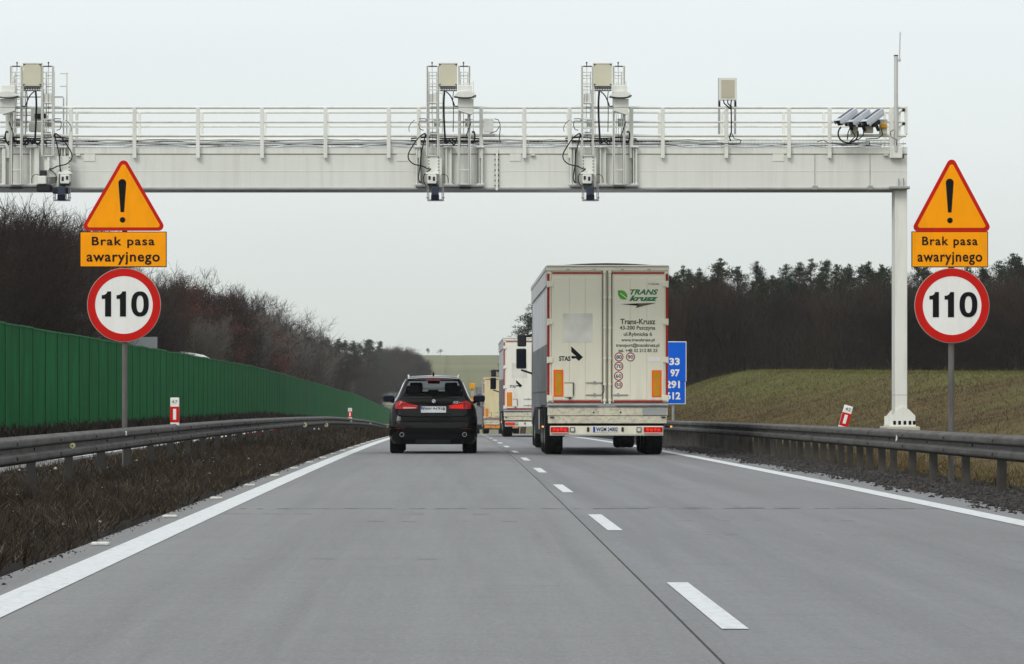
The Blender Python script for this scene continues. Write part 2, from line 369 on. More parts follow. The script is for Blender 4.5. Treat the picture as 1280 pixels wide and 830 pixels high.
def ground(x, y):
    x = np.asarray(x, float); y = np.asarray(y, float)
    base = zr(y)
    z = base + (zl(y) - base) * smooth(-4.9, -7.0, x)
    z = z - smooth(225, 320, y) * smooth(-6, -7.5, x) * smooth(-15.2, -14, x) * 1.6 * (y < 600)
    on_road = (x > -2.75) & (x < 5.67)
    z = z + np.where(on_road, -.06, 0)
    med = np.where((x < -2.7) & (x > -6.9), .05 * np.sin(y * .7) * np.sin(x * 2) + .05 * smooth(-2.8, -4, x), 0)
    z = z + med + np.where(x < -2.74, (zrl(y) - zr(y)) * smooth(-2.8, -3.6, x) * smooth(-7.5, -6, x), 0)
    b = smooth(7.4, 17.5, x); b = .55 * b + .45 * np.clip((x - 7.6) / 9, 0, 1) * (x > 7.6)
    bump = .05 * np.sin(x * .9 + y * .07) * np.sin(y * .09 + 1)
    near = y < 700
    z = z + np.where(near, b * (zbank(y) - base) + bump * smooth(8, 11, x) * smooth(19, 15, x), 0)
    z = z - np.where(near, .008 * np.clip(x - 20, 0, 60), 0)
    # slope of the far hill, a little lower on the left
    z = z + np.where(y > 1200, .0010 * np.clip(x, -900, 300), 0)
    return z
def G(x, y): return float(ground(x, y))

# ------------------------------------------------------------------ ground sheet
xs = np.unique(np.concatenate([[-3000, -1500, -800, -400, -200, -120, -80], np.arange(-60, -16, 4), np.arange(-16, -7, 1), np.arange(-7, -2.7, .4), [-2.76, -2.74, 0, 2, 5.66, 5.68], np.arange(6, 8, .4), np.arange(8, 20, .6), np.arange(20, 60, 4), [80, 120, 200, 400, 800, 1500, 3000]]))
ys = np.unique(np.concatenate([[-60, -30, -10], np.arange(0, 130, 1.0), np.arange(130, 320, 3), np.arange(320, 1000, 20), np.arange(1000, 1900, 40), [2100, 2600, 3500, 6000]]))
XX, YY = np.meshgrid(xs, ys); ZZ = ground(XX, YY)
V = np.stack([XX, YY, ZZ], -1).reshape(-1, 3); nx = len(xs); ny = len(ys)
ii, jj = np.meshgrid(np.arange(nx - 1), np.arange(ny - 1)); a = (jj * nx + ii).ravel()
Fc = np.stack([a, a + 1, a + nx + 1, a + nx], -1)
cx = (xs[ii] + xs[ii + 1]).ravel() / 2; cy = (ys[jj] + ys[jj + 1]).ravel() / 2
mi = np.full(len(a), 0)
mi[(cx > 5) & (cx < 7.4)] = 1; mi[(cx >= 7.4)] = 2
mi[(cx < -17)] = 4; mi[(cx > 16) & (cy > 268)] = 4; mi[cy > 480] = 3
g = np_mesh('ground', V, Fc, ['soil', 'gravel', 'bank', 'field', 'forest_floor'], mi=mi)
g.data.polygons.foreach_set('use_smooth', [True] * len(g.data.polygons)); tag(g, kind='structure')

def sheet(name, x0, x1, y0, y1, m, dz, parent=None, prof=zr, step=3.0, thick=0):
    n = max(1, int(round((y1 - y0) / step))); mb = MB(); fx = lambda v, y: v(y) if callable(v) else v
    ysl = [y0 + (y1 - y0) * i / n for i in range(n + 1)]
    for p, q in zip(ysl[:-1], ysl[1:]):
        a_, b_ = float(prof(p)) + dz, float(prof(q)) + dz
        mb.add([(fx(x0, p), p, a_), (fx(x1, p), p, a_), (fx(x1, q), q, b_), (fx(x0, q), q, b_)], [(0, 1, 2, 3)])
    if thick:
        for x, s_ in ((x0, 1), (x1, -1)):
            for p, q in zip(ysl[:-1], ysl[1:]):
                a_, b_ = float(prof(p)) + dz, float(prof(q)) + dz
                mb.add([(fx(x, p), p, a_ - thick), (fx(x, q), q, b_ - thick), (fx(x, q), q, b_), (fx(x, p), p, a_)], [(0, 1, 2, 3) if s_ > 0 else (3, 2, 1, 0)])
        for y in (y0, y1):
            z = float(prof(y)) + dz
            mb.add([(fx(x0, y), y, z - thick), (fx(x1, y), y, z - thick), (fx(x1, y), y, z), (fx(x0, y), y, z)], [(0, 1, 2, 3)])
    return mb.build(name, m, parent, fixn=False)

# carriageway: a dark sub-base with concrete slabs, their joints open
jx = lambda y: 1.048 + .0029 * min(max(y, -20), 70)
road = sheet('road', -2.72, 5.64, -60, 420, 'joint', -.03); tag(road, kind='structure')
bnds = [-60, -17, 8, 33] + [33 + 25 * i for i in range(1, 11)] + [320, 420]
for p, q in zip(bnds[:-1], bnds[1:]):
    sheet('slab', -2.70, lambda y: jx(y) - .007, p + .009, q - .009, 'slab_l', 0, road, thick=.025)
    sheet('slab', lambda y: jx(y) + .007, 5.62, p + .009, q - .009, 'slab_r', 0, road, thick=.025)
sheet('edge_line', -2.435, -2.185, -60, 330, 'paint', .004, road)
sheet('edge_line', 4.83, 5.07, -60, 330, 'paint', .004, road)
for n in range(-3, 26):
    c = 17.45 + 12 * n
    dxx = 1.258 + .0026 * min(max(c, 0), 75)
    sheet('lane_dash', dxx - .062, dxx + .062, c - 2, c + 2, 'paint', .004, road, step=2)
# cracks over the transverse joint and a few fine ones
def crack(x0, x1, y0, wob=.06, wd=.012, seed=0, along=False, dens=1.0):
    r = random.Random(seed); mb = MB(); t = x0; y = y0
    while t < x1:
        st = r.uniform(.05, .16); ny_ = y0 + r.uniform(-wob, wob) * .5 + (y - y0) * .6
        ww = wd * r.uniform(.3, 1.3)
        if r.random() < dens:
            a_ = (t, y); b_ = (t + st, ny_); z0_, z1_ = (.003, .003)
            P = [(a_[0], a_[1] - ww), (b_[0], b_[1] - ww), (b_[0], b_[1] + ww), (a_[0], a_[1] + ww)]
            if along: P = [(v, u) for u, v in P]
            mb.add([(u, v, float(zr(v)) + .003) for u, v in P], [(0, 1, 2, 3)])
        t += st; y = ny_
    o = mb.build('crack', 'crack', road, fixn=False); return o
crack(-2.1, 1.1, 33.25, .10, .03, 1, dens=.62); crack(-2.3, .4, 31.6, .09, .02, 2, dens=.35); crack(1.2, 4.9, 33.3, .10, .035, 3, dens=.8)
crack(1.6, 4.7, 33.75, .12, .02, 4, dens=.4); crack(-1.0, .9, 29.6, .10, .016, 5, dens=.35); crack(2.0, 4.2, 29.8, .12, .016, 6, dens=.3)
crack(-1.4, .2, 22.4, .08, .01, 7, dens=.3); crack(2.3, 3.6, 45, .2, .02, 8, dens=.3); crack(1.9, 3.2, 26.6, .1, .012, 9, dens=.3)
for k in range(26):
    t_ = 24.6 + 6.05 * k; x_ = -2.575
    mb = MB(); mb.bevbox(-.065, .065, -.05, .05, 0, .024, .010)
    o = mb.build('road_stud', 'stud', None, loc=(x_, t_, float(zr(t_)) + .001))
    lab = 'small white road stud beside the left edge line, one of the row along the verge'
    if k == 0: lab = 'nearest white road stud left of the edge line'
    if k == 1: lab = 'second nearest white road stud left of the edge line'
    if k == 2: lab = 'third nearest white road stud left of the edge line'
    if k == 3: lab = 'fourth nearest white road stud left of the edge line'
    tag(o, lab, 'road stud', 'road studs along the left edge line')
o = sheet('opposite_road', -14.4, -6.85, -60, 225, 'road2', .02, prof=zl, step=12); tag(o, kind='structure')
for xa in (-7.75, -14.1): sheet('edge_line', xa, xa + .22, -60, 224, 'paint', .026, o, prof=zl, step=12)
for n in range(-3, 18): sheet('lane_dash', -10.65, -10.53, 12 * n, 12 * n + 4, 'paint', .026, o, prof=zl, step=4)

# ------------------------------------------------------------------ vehicles
def wheel(parent, x, y, r, wd, side, rim_r=None):
    """tyre with bead, rim and hub; side = +1 when its face looks to +x"""
    rr = rim_r or r * .56; mb = MB()
    prof = [(-wd / 2, rr), (-wd / 2, r * .93), (-wd / 2 + .03, r), (wd / 2 - .03, r), (wd / 2, r * .93), (wd / 2, rr)]
    mb.lathe_x(prof, 28)
    for k in (-.28, 0, .28):                       # tread grooves stand proud as ribs
        mb.lathe_x([(wd * (k - .10), r), (wd * (k - .09), r + .008), (wd * (k + .09), r + .008), (wd * (k + .10), r)], 28)
    t = mb.build('wheel', 'rubber', parent, loc=(x, y, r))
    mb = MB(); s = side * wd / 2
    mb.lathe_x([(s, rr), (s - side * .05, rr * .9), (s - side * .07, rr * .45), (s - side * .01, rr * .35), (s, .001)], 20)
    mb.lathe_x([(-s, rr), (-s * .4, rr * .8), (-s * .4, .001)], 20)
    mb.build('rim', 'rim', t)
    return t

TS = 59.2; TCX = 759.5; TGY = 569.3
def tx(p): return (p - TCX) / TS
def tz(p): return (TGY - p) / TS
def door_marks(root, y):
    """lettering, logos and stickers of the nearest trailer"""
    P = lambda s, x0, x1, y0, y1, m='greytxt', **k: text('lettering', s, tx(x0), tx(x1), tz(y1), tz(y0), y, m, root, **k)
    P('TRANS', 787.5, 822.5, 361.5, 368.3, 'green_t', bold=.035, shear=.35)
    P('krusz', 786.5, 822.5, 369.2, 376.2, 'green_t', bold=.045, shear=.35)
    mb = MB(); L = [(772, 363), (776, 362.6), (780, 363.4), (783.4, 367), (784.2, 371), (783, 374.2), (779, 374.2), (775, 372.6), (772.6, 369)]
    mb.prism([(tx(a), tz(b)) for a, b in L][::-1], y - .004, y); lf = mb.build('leaf_emblem', 'green_l', root)
    MB().prism([(tx(a), tz(b)) for a, b in [(775.5, 366), (784.5, 373.2), (784.5, 374.2), (775, 366.6)]][::-1], y - .007, y - .004).build('leaf_vein', 'white', lf)
    MB().prism([(tx(a), tz(b)) for a, b in [(776.5, 380), (798, 379), (795, 384), (801, 383), (820, 378.6), (806, 378.8), (799, 380.6), (795.5, 382), (797, 379.9)]][::-1], y - .004, y).build('road_emblem', 'greytxt', root)
    MB().prism([(tx(a), tz(b)) for a, b in [(786, 380.1), (799, 379.7), (794.5, 384.8), (803, 382.6), (809, 380.2), (816, 378.8), (802, 379.0), (790, 379.5)]][::-1], y - .006, y - .003).build('road_emblem', 'greytxt', root)
    P('Trans-Krusz', 775.2, 819, 398.3, 405.2, bold=.025); P('43-200 Pszczyna', 774.5, 819, 407, 413.4, bold=.02)
    P('ul.Rybnicka 6', 779.5, 815, 415, 421, bold=.02); P('www.transkrusz.pl', 776.5, 818, 422.8, 427.6, bold=.02)
    P('transport@transkrusz.pl', 769.8, 824, 429, 434.6, bold=.02); P('tel. +48 32 212 85 23', 772.8, 821.5, 435.8, 440, bold=.02)
    P('TTI-SPAWK', 810, 824, 353.8, 356, 'greytxt')
    for s, x, z, r in (('80', 773.6, 446, 5.6), ('90', 788, 446, 5.6), ('70', 773.4, 457.6, 5.6), ('60', 773, 469.8, 5.7), ('50', 773.2, 480.7, 4.9)):
        d = MB().disc(tx(x), tz(z), (r - .9) / TS, y - .003, y, 24).build('speed_sticker', 'white', root)
        MB().ring(tx(x), tz(z), (r - 1.2) / TS, r / TS, y - .005, y, 28).build('sticker_ring', 'tape', d)
        text('sticker_number', s, tx(x - r * .62), tx(x + r * .62), tz(z + r * .42), tz(z - r * .42), y - .004, 'greytxt', d, bold=.02)
    MB().box(tx(809.5), tx(825), y - .003, y, tz(451.5), tz(446.5)).build('label_plate', 'white', root)
def stas_marks(root, y, m='black'):
    text('lettering', 'STAS', tx(698.8), tx(713), tz(451), tz(445), y, m, root, bold=.03)
    MB().prism([(tx(a), tz(b)) for a, b in [(714, 432.6), (728.6, 446.2), (723.4, 451), (719.6, 447.6), (716.8, 448.2), (714.2, 447.6), (714.2, 444.8), (720.2, 445), (714, 439.8)]][::-1], y - .004, y).build('arrow_emblem', m, root)
    MB().box(tx(703.6), tx(740.6), y - .003, y, tz(428.2), tz(391.6)).build('square_sticker', 'labelwhite', root)

def make_truck(loc, label, group, paint='truckcream', full=True, plate='WGM 24002', lampbar=False):
    t = thing('lorry', loc, label, 'lorry', group)
    W = 1.275; ztop = tz(331); zd = tz(503)
    # body box
    mb = MB(); mb.box(-W + .03, W - .03, .10, 13.55, zd - .05, ztop - .06); mb.build('body', 'curtain', t)
    for s in (-1, 1):                               # pleated curtain, lower board, fascia
        mb = MB(); n = 52; x = s * (W - .028); prev = None
        for i in range(n + 1):
            yy = .12 + 13.4 * i / n; xo = x + s * (.016 if i % 2 else .0)
            cur = [(xo, yy, tz(430)), (xo, yy, ztop - .42)]
            if prev: mb.add(prev + cur, [(0, 2, 3, 1)])
            prev = cur
        mb.build('side_curtain', 'curtain', t, fixn=False)
        mb = MB(); mb.box(min(x, x + s * .022), max(x, x + s * .022), .12, 13.5, zd - .10, tz(430) + .01); mb.box(min(x, x + s * .034), max(x, x + s * .034), .12, 13.5, tz(489), tz(486))
        mb.build('side_board', 'curtain_low', t)
        mb = MB(); mb.box(min(x, x + s * .045), max(x, x + s * .045), .10, 13.55, ztop - .42, ztop - .03); mb.box(min(x, x + s * .06), max(x, x + s * .06), .10, 13.55, ztop - .10, ztop - .02)
        mb.build('side_fascia', 'awning', t)
    mb = MB()                                       # tarpaulin roof, slightly arched
    for i in range(8):
        a0 = -1 + i / 4; a1 = -1 + (i + 1) / 4
        mb.add([(a0 * W, .05, ztop - .03 + .07 * (1 - a0 * a0)), (a1 * W, .05, ztop - .03 + .07 * (1 - a1 * a1)), (a1 * W, 13.55, ztop - .03 + .07 * (1 - a1 * a1)), (a0 * W, 13.55, ztop - .03 + .07 * (1 - a0 * a0))], [(0, 1, 2, 3)])
    mb.build('roof', 'awning', t, fixn=False)
    # rear frame
    mb = MB()
    mb.bevbox(-W - .02, W + .02, -.02, .14, tz(338.5), ztop, .02)
    for s in (-1, 1): mb.bevbox(min(s * W, s * (W - .085)), max(s * W, s * (W - .085)), -.005, .14, zd, tz(338.8), .012)
    fr = mb.build('rear_frame', paint, t)
    mb = MB(); mb.box(-W - .01, W + .01, -.035, -.02, tz(333.3), tz(332.2)); mb.build('roof_bead', 'galv', t)
    for px_ in (708, 741, 776, 809): MB().box(tx(px_), tx(px_ + 4), -.028, -.019, tz(337), tz(336)).build('rivet', 'galv', t)
    # doors
    dz0, dz1 = tz(503), tz(339.2)
    for x0, x1 in ((689.3, 753.2), (764.6, 830.8)):
        mb = MB(); mb.bevbox(tx(x0), tx(x1), -.03, .10, dz0, dz1, .012)
        d = mb.build('door', paint, t)
        mb = MB()                                   # raised inner field with recessed joint lines
        xa, xb = tx(x0 + 2.6), tx(x1 - 1.6); n = 3
        for i in range(n):
            mb.bevbox(xa + (xb - xa) * i / n + .004, xa + (xb - xa) * (i + 1) / n - .004, -.040, -.028, tz(499.5), tz(346.5), .004)
        mb.build('door_field', paint, d)
        mb = MB(); mb.box(tx(x0 + .8), tx(x1 - .6), -.044, -.03, tz(342.2), tz(339.9)); mb.box(tx(x0 + 2.5), tx(x1 - 2), -.047, -.03, tz(502.6), tz(500.2)); mb.build('reflective_tape', 'tape', d)
    mb = MB()                                       # centre sealing strip
    mb.box(tx(753.4), tx(764.4), -.022, .08, dz0, dz1); cs = mb.build('door_seal', paint, t)
    for px_ in (753.0, 758.9, 764.9): MB().box(tx(px_ - .35), tx(px_ + .35), -.0475, -.02, dz0, dz1).build('seal_lip', 'seal_shade', cs)
    for px_ in (755.6, 762.2):
        b_ = MB().tube((tx(px_), -.065, tz(505)), (tx(px_), -.065, tz(337)), .021, 10).build('lock_rod', paint, t)
        mb = MB()
        for zz in (340, 372, 410, 448, 480, 500): mb.bevbox(tx(px_) - .035, tx(px_) + .035, -.09, -.045, tz(zz) - .02, tz(zz) + .02, .006)
        mb.build('rod_bracket', paint, b_)
    for x0, x1, zz in ((732, 752, 478.2), (732, 752, 493.4), (766, 785, 493.4)):
        mb = MB(); mb.tube((tx(x0), -.06, tz(zz)), (tx(x1), -.06, tz(zz)), .011, 6); c_ = (x0 + x1) / 2 + (1 if x0 < 760 else -3)
        mb.disc(tx(c_), tz(zz - .3), .035, -.065, -.04, 12); mb.build('door_handle', 'galv', t)
    mb = MB(); mb.path([(tx(752), -.06, tz(478.5)), (tx(754.5), -.075, tz(480.5)), (tx(755), -.075, tz(489)), (tx(752.3), -.06, tz(493))], .012, 6); mb.build('door_handle', 'dark', t)
    for s, x in ((-1, -W + .02), (1, W - .02)):
        for a_, b_ in ((342, 351), (359, 398), (406.5, 446), (453.5, 493.5)):
            MB().box(x - .028 if s > 0 else x - .022, x + .022 if s > 0 else x + .028, -.012, -.004, tz(b_), tz(a_)).build('reflective_tape', 'tape', t)
        for z_ in (355, 402.2, 449.8, 497.5):
            mb = MB(); mb.bevbox(min(x - s * .10, x + s * .03), max(x - s * .10, x + s * .03), -.055, -.02, tz(z_ + 3.3), tz(z_ - 3.3), .01); mb.tube((x + s * .01, -.045, tz(z_ + 4)), (x + s * .01, -.045, tz(z_ - 4)), .02, 8)
            mb.build('hinge', paint, t)
    # markers, document box
    for x0, x1, z0, z1 in ((692, 704, 495.6, 462), (814.6, 826.6, 496.2, 462.6)):
        mk = MB().box(tx(x0), tx(x1), -.050, -.03, tz(z0), tz(z1)).build('rear_marker', 'markred', t)
        MB().box(tx(x0 + 2), tx(x1 - 2), -.054, -.05, tz(z0 - 1.6), tz(z1 + 1.6)).build('marker_field', 'ochre', mk)
    mb = MB(); mb.bevbox(tx(705.2), tx(716), -.075, -.03, tz(496.2), tz(478.8), .012); db = mb.build('document_box', paint, t)
    MB().box(tx(705), tx(717), -.08, -.07, tz(478.8), tz(478)).box(tx(716), tx(717), -.08, -.03, tz(494), tz(478)).box(tx(710.5), tx(714), -.08, -.05, tz(498.5), tz(496.6)).build('box_latch', 'dark', db)
    # sills
    mb = MB(); mb.bevbox(-W, W, -.06, .2, tz(508.6), tz(504), .015); mb.tube((-W + .01, -.085, tz(506)), (tx(747), -.085, tz(506)), .022, 8); mb.tube((tx(770), -.085, tz(506)), (W - .01, -.085, tz(506)), .022, 8)
    mb.build('rear_sill', 'galv', t)
    mb = MB(); mb.bevbox(-W + .01, W - .01, -.045, .25, tz(519.3), tz(509), .01); sb = mb.build('rear_board', 'trucksill', t)
    MB().bevbox(tx(803), tx(833), -.055, -.04, tz(518.8), tz(510), .004).build('repair_plate', 'galv', sb)
    mb = MB()
    for x_ in (742, 775.6): mb.disc(tx(x_), tz(515.3), .02, -.052, -.04, 10)
    for x_ in (690, 829): mb.box(tx(x_ - 2.5), tx(x_ + 2.5), -.09, -.04, tz(522), tz(520.5))
    mb.build('board_bolt', 'dark', sb)
    mb = MB(); mb.bevbox(-W + .02, W - .03, -.05, .25, tz(529), tz(520), .012); mb.build('rear_board', 'trucksill', t)
    mb = MB(); mb.box(-W + .1, W - .1, .06, .3, tz(533), tz(528.5)); mb.build('gap_shadow', 'chassis', t)  # dark block painting in the shadow above the light bar
    lb = MB().bevbox(tx(687.5), tx(829), -.03, .10, tz(543), tz(532.2), .015).build('light_bar', paint if not lampbar else 'amberbar', t)
    MB().box(tx(687.5), tx(829), -.034, .10, tz(544.2), tz(543)).build('bar_edge', 'awning', lb)
    lens = 'amberbar' if lampbar else 'tail'
    for x0, x1, s in ((688, 710.6, -1), (804.6, 828, 1)):
        tl = MB().bevbox(tx(x0), tx(x1), -.07, -.02, tz(540.6), tz(533.6), .012).build('tail_light', lens, t)
        mb = MB(); xm = (x0 + x1) / 2
        for i in range(4): mb.disc(tx(x0 + (x1 - x0) * (.2 + .2 * i)), tz(536.6 + (.5 if i % 2 else 0)), .035, -.075, -.065, 12)
        mb.build('tail_lens', 'taillit' if not lampbar else 'amberbar', tl)
        MB().box(tx(x0 + .5), tx(x1 - .5), -.073, -.065, tz(541.4), tz(540.0)).build('tail_lens', 'tailpink' if not lampbar else 'amberbar', tl)
    for x0, x1 in ((712.5, 718.6), (795.6, 801.6)):
        q = MB().bevbox(tx(x0), tx(x1), -.06, -.02, tz(540), tz(533.8), .01).build('reversing_light', 'dark', t)
        MB().bevbox(tx(x0 + .9), tx(x1 - .9), -.066, -.055, tz(539.1), tz(534.7), .004).build('lens', 'lampwhite', q)
    for x0 in (733.6, 776.6): MB().bevbox(tx(x0), tx(x0 + 3), -.05, -.02, tz(539.4), tz(533.8), .01).build('rubber_buffer', 'dark', t)
    if plate:
        pl = MB().box(tx(741), tx(773), -.045, -.03, tz(540.2), tz(532.8)).build('number_plate', 'plate', t)
        MB().box(tx(741.3), tx(743.8), -.048, -.044, tz(539.8), tz(533.2)).build('plate_band', 'euroblue', pl)
        text('plate_number', plate, tx(745), tx(772), tz(539), tz(534), -.046, 'black', pl, bold=.02)
    for s in (-1, 1):                               # side marker lamps on rubber stalks
        mb = MB(); mb.tube((s * (W - .05), .3, tz(533.5)), (s * (W + .07), .3, tz(533.5)), .018, 6); st = mb.build('marker_stalk', 'chassis', t)
        MB().bevbox(s * (W + .085) - .02, s * (W + .085) + .02, .27, .33, tz(534.2), tz(532.2), .006).build('marker_lamp', 'lampamber', st)
    # chassis, axles, wheels
    mb = MB()
    for x_ in (-.45, .45): mb.box(x_ - .07, x_ + .07, .15, 13.0, .82, 1.05)
    for y_ in (.4, 2.2, 3.5, 4.8, 8, 11): mb.box(-1.1, 1.1, y_ - .05, y_ + .05, .9, 1.0)
    for y_ in (2.2, 3.5, 4.8): mb.tube((-1.1, y_, .5), (1.1, y_, .5), .08, 10)
    mb.box(-1.15, -.45, .35, .45, .62, .9); mb.box(.1, .95, 1.0, 1.6, .42, .9)
    mb.tube((-1.05, .28, .50), (1.05, .28, .50), .05, 8); mb.box(-.5, -.42, .25, .33, .5, .9); mb.box(.42, .5, .25, .33, .5, .9)
    mb.build('chassis', 'chassis', t)
    for s in (-1, 1):
        for y_ in (2.2, 3.5, 4.8): wheel(t, s * 1.08, y_, .50, .385, s)
        mb = MB(); mb.bevbox(min(s * .85, s * 1.27), max(s * .85, s * 1.27), 1.55, 5.45, 1.02, 1.07, .01)
        mb.box(min(s * 1.1, s * 1.26), max(s * 1.1, s * 1.26), 6.2, 11.0, .38, 1.0); mb.box(min(s * .9, s * 1.26), max(s * .9, s * 1.26), 5.6, 6.1, .42, .98)
        for y_ in (1.5, 5.5): mb.box(min(s * .86, s * 1.27), max(s * .86, s * 1.27), y_ - .01, y_ + .01, .62, 1.05)
        mb.build('mudguard', 'chassis', t)
        MB().box(min(s * 1.262, s * 1.27), max(s * 1.262, s * 1.27), 6.6, 7.3, .5, .95).build('side_label', 'awning', t)
    # tractor
    mb = MB(); prof = [(13.9, .9), (16.25, .55), (16.35, 1.6), (16.05, 2.9), (15.4, 3.75), (14.0, 3.8), (13.9, 3.7)]
    mb.prism_x(prof, -1.22, 1.22); cab = mb.build('cab', 'vangrey', t)
    MB().prism_x([(16.30, 1.75), (16.352, 1.75), (16.08, 2.85), (16.03, 2.85)], -1.1, 1.1).build('windscreen', 'blackgloss', cab)
    for s in (-1, 1):
        MB().box(min(s * 1.215, s * 1.226), max(s * 1.215, s * 1.226), 15.0, 15.9, 1.8, 2.6).build('side_window', 'blackgloss', cab)
        mb = MB(); mb.tube((s * 1.2, 15.8, 2.85), (s * 1.5, 15.75, 2.8), .025, 6); mb.tube((s * 1.2, 15.8, 1.85), (s * 1.5, 15.75, 1.95), .025, 6)
        mb.bevbox(min(s * 1.37, s * 1.63), max(s * 1.37, s * 1.63), 15.60, 15.75, 1.98, 2.5, .04); mb.bevbox(min(s * 1.37, s * 1.6), max(s * 1.37, s * 1.6), 15.60, 15.75, 2.55, 2.86, .04)
        mm = mb.build('mirror', 'dark', t)
        MB().box(min(s * 1.39, s * 1.61), max(s * 1.39, s * 1.61), 15.588, 15.598, 2.03, 2.46).build('mirror_glass', 'blackgloss', mm)
        wheel(t, s * 1.05, 15.3, .5, .33, s); wheel(t, s * .98, 12.6, .5, .5, s)
    mb = MB(); mb.box(-.5, .5, 12, 16, .6, .95); mb.build('tractor_frame', 'chassis', t)
    return t

def zat(y): return float(zr(y)) + .004
X1 = (TCX - VX) / TS; D1 = F / TS
lorry1 = make_truck((X1, D1, zat(D1 + 2)), 'nearest cream lorry trailer with green company lettering on its closed rear doors', 'lorries driving in the right lane')
door_marks(lorry1, -.0405); stas_marks(lorry1, -.0405)
D2 = F / 31.0
lorry2 = make_truck(((669 - VX) / 31.0, D2, zat(D2 + 2)), 'second lorry, white trailer half hidden behind the nearest cream lorry', 'lorries driving in the right lane', paint='truckwhite', plate=None)
stas_marks(lorry2, -.0405)
D3 = 237.
lorry3 = make_truck((3.5, D3, zat(D3 + 2)), 'farthest pale yellow lorry trailer with an orange light bar, left of the second lorry', 'lorries driving in the right lane', paint='truckyellow', plate=None, lampbar=True)

# far yellow maintenance vehicle
t = thing('maintenance_truck', (3.1, 285, zat(285)), 'far grey box vehicle with a yellow lamp board, glimpsed between car and lorries', 'truck')
MB().bevbox(-1.05, 1.25, 0, 6, .9, 4.15, .05).build('box_body', 'vangrey', t)
MB().box(-1.0, 1.2, 0, 8, .5, .9).build('chassis', 'chassis', t)
MB().bevbox(-1.6, -1.15, -.25, .15, 3.95, 4.4, .05).build('lamp_board', 'yellow', t)
mb = MB(); mb.tube((-1.38, 0, 1.0), (-1.38, 0, 4.0), .07, 8); mb.bevbox(-1.55, -1.2, -.15, .15, 2.3, 3.1, .03); mb.build('mast', 'yellow', t)
MB().bevbox(-1.5, -1.2, -.18, .1, 3.3, 3.75, .03).build('hazard_board', 'signback', t)
MB().prism_x([(6.2, .7), (8.0, .7), (8.1, 1.6), (7.7, 2.7), (6.2, 2.7)], -1.05, 1.15).build('cab', 'yellow', t)
for s in (-1, 1):
    for y_ in (1.6, 6.9): wheel(t, .1 + s * 1.0, y_, .48, .3, s)

# ---- the dark SUV
CS = 56.8; CD = F / CS
ZR = [ # z, half width, rear y, front y, corner radius
 (.22, .88, .14, 4.70, .20), (.30, .93, .07, 4.80, .22), (.42, .960, .02, 4.88, .24), (.60, .968, 0, 4.90, .25), (.72, .968, .03, 4.90, .25),
 (.80, .966, .085, 4.89, .25), (.90, .955, .11, 4.86, .25), (1.00, .935, .13, 4.72, .24), (1.07, .905, .15, 4.30, .22), (1.13, .865, .17, 3.75, .20),
 (1.19, .815, .20, 3.50, .17), (1.26, .775, .235, 3.36, .15), (1.34, .742, .285, 3.22, .14), (1.43, .705, .34, 3.06, .13), (1.52, .668, .39, 2.90, .13), (1.60, .628, .43, 2.74, .13), (1.645, .590, .415, 2.60, .13), (1.685, .545, .45, 2.45, .12), (1.712, .47, .62, 2.2, .12)]
def ring_pts(z, wx, ry, fy, r, nr=8, ns=10, nc=5):
    """closed footprint, starting rear-left, running along rear to the right, then front; returns points and region tags"""
    P = []; T = []
    def seg(a, b, n, tg):
        for i in range(n): P.append((a[0] + (b[0] - a[0]) * i / n, a[1] + (b[1] - a[1]) * i / n)); T.append((tg, i))
    def arc(cx_, cy_, a0, tg):
        for i in range(nc): t_ = a0 + math.pi / 2 * i / nc; P.append((cx_ + r * math.cos(t_), cy_ + r * math.sin(t_))); T.append((tg, i))
    bow = .035                                     # rear face bows out at the middle
    for i in range(nr):
        u = -1 + 2 * i / nr; P.append((u * (wx - r), ry - bow * (1 - u * u) + bow * 0)); T.append(('rear', i))
    arc(wx - r, ry + r, -math.pi / 2, 'c1'); seg((wx, ry + r), (wx, fy - r), ns, 'right'); arc(wx - r, fy - r, 0, 'c2')
    seg((wx - r, fy), (-wx + r, fy), nr, 'front'); arc(-wx + r, fy - r, math.pi / 2, 'c3'); seg((-wx, fy - r), (-wx, ry + r), ns, 'left'); arc(-wx + r, ry + r, math.pi, 'c4')
    return [(x, y, z) for x, y in P], T
def rear_y(x, z):
    zs = [q[0] for q in ZR]; wx, ry, r = (float(np.interp(z, zs, [q[k] for q in ZR])) for k in (1, 2, 4))
    ax = abs(x); s = wx - r
    if ax <= s: return ry - .035 * (1 - (ax / s) ** 2)
    d = min(ax - s, r * .999); return ry + r - math.sqrt(r * r - d * d)
def patch(name, m, xs_, zt, zb, parent, off=.008, rows=4, thick=.02):
    """slab lying on the rear face: columns at xs_ between curves zb and zt"""
    mb = MB(); n = len(xs_); g_ = []
    for dy in (-off, thick):
        for i in range(n):
            for k in range(rows + 1):
                z = zb[i] + (zt[i] - zb[i]) * k / rows; g_.append((xs_[i], rear_y(xs_[i], z) + dy, z))
    K = rows + 1; fs = []; o = n * K
    for i in range(n - 1):
        for k in range(rows):
            a_ = i * K + k; fs.append((a_, a_ + K, a_ + K + 1, a_ + 1)); fs.append((o + a_, o + a_ + 1, o + a_ + K + 1, o + a_ + K))
        a_ = i * K; fs.append((a_, o + a_, o + a_ + K, a_ + K)); a_ += rows; fs.append((a_, a_ + K, o + a_ + K, o + a_))
    for a_ in (0, (n - 1) * K):
        for k in range(rows): fs.append((a_ + k, a_ + k + 1, o + a_ + k + 1, o + a_ + k))
    mb.add(g_, fs); return mb.build(name, m, parent, smooth=False)
car = thing('suv_car', ((541.5 - VX) / CS, CD, zat(CD + 1)), 'black estate SUV driving in the left lane, rear window and number plate facing us', 'car')
rings = [ring_pts(*q) for q in ZR]; nP = len(rings[0][0])
body = MB(); glass = {}
T = rings[0][1]
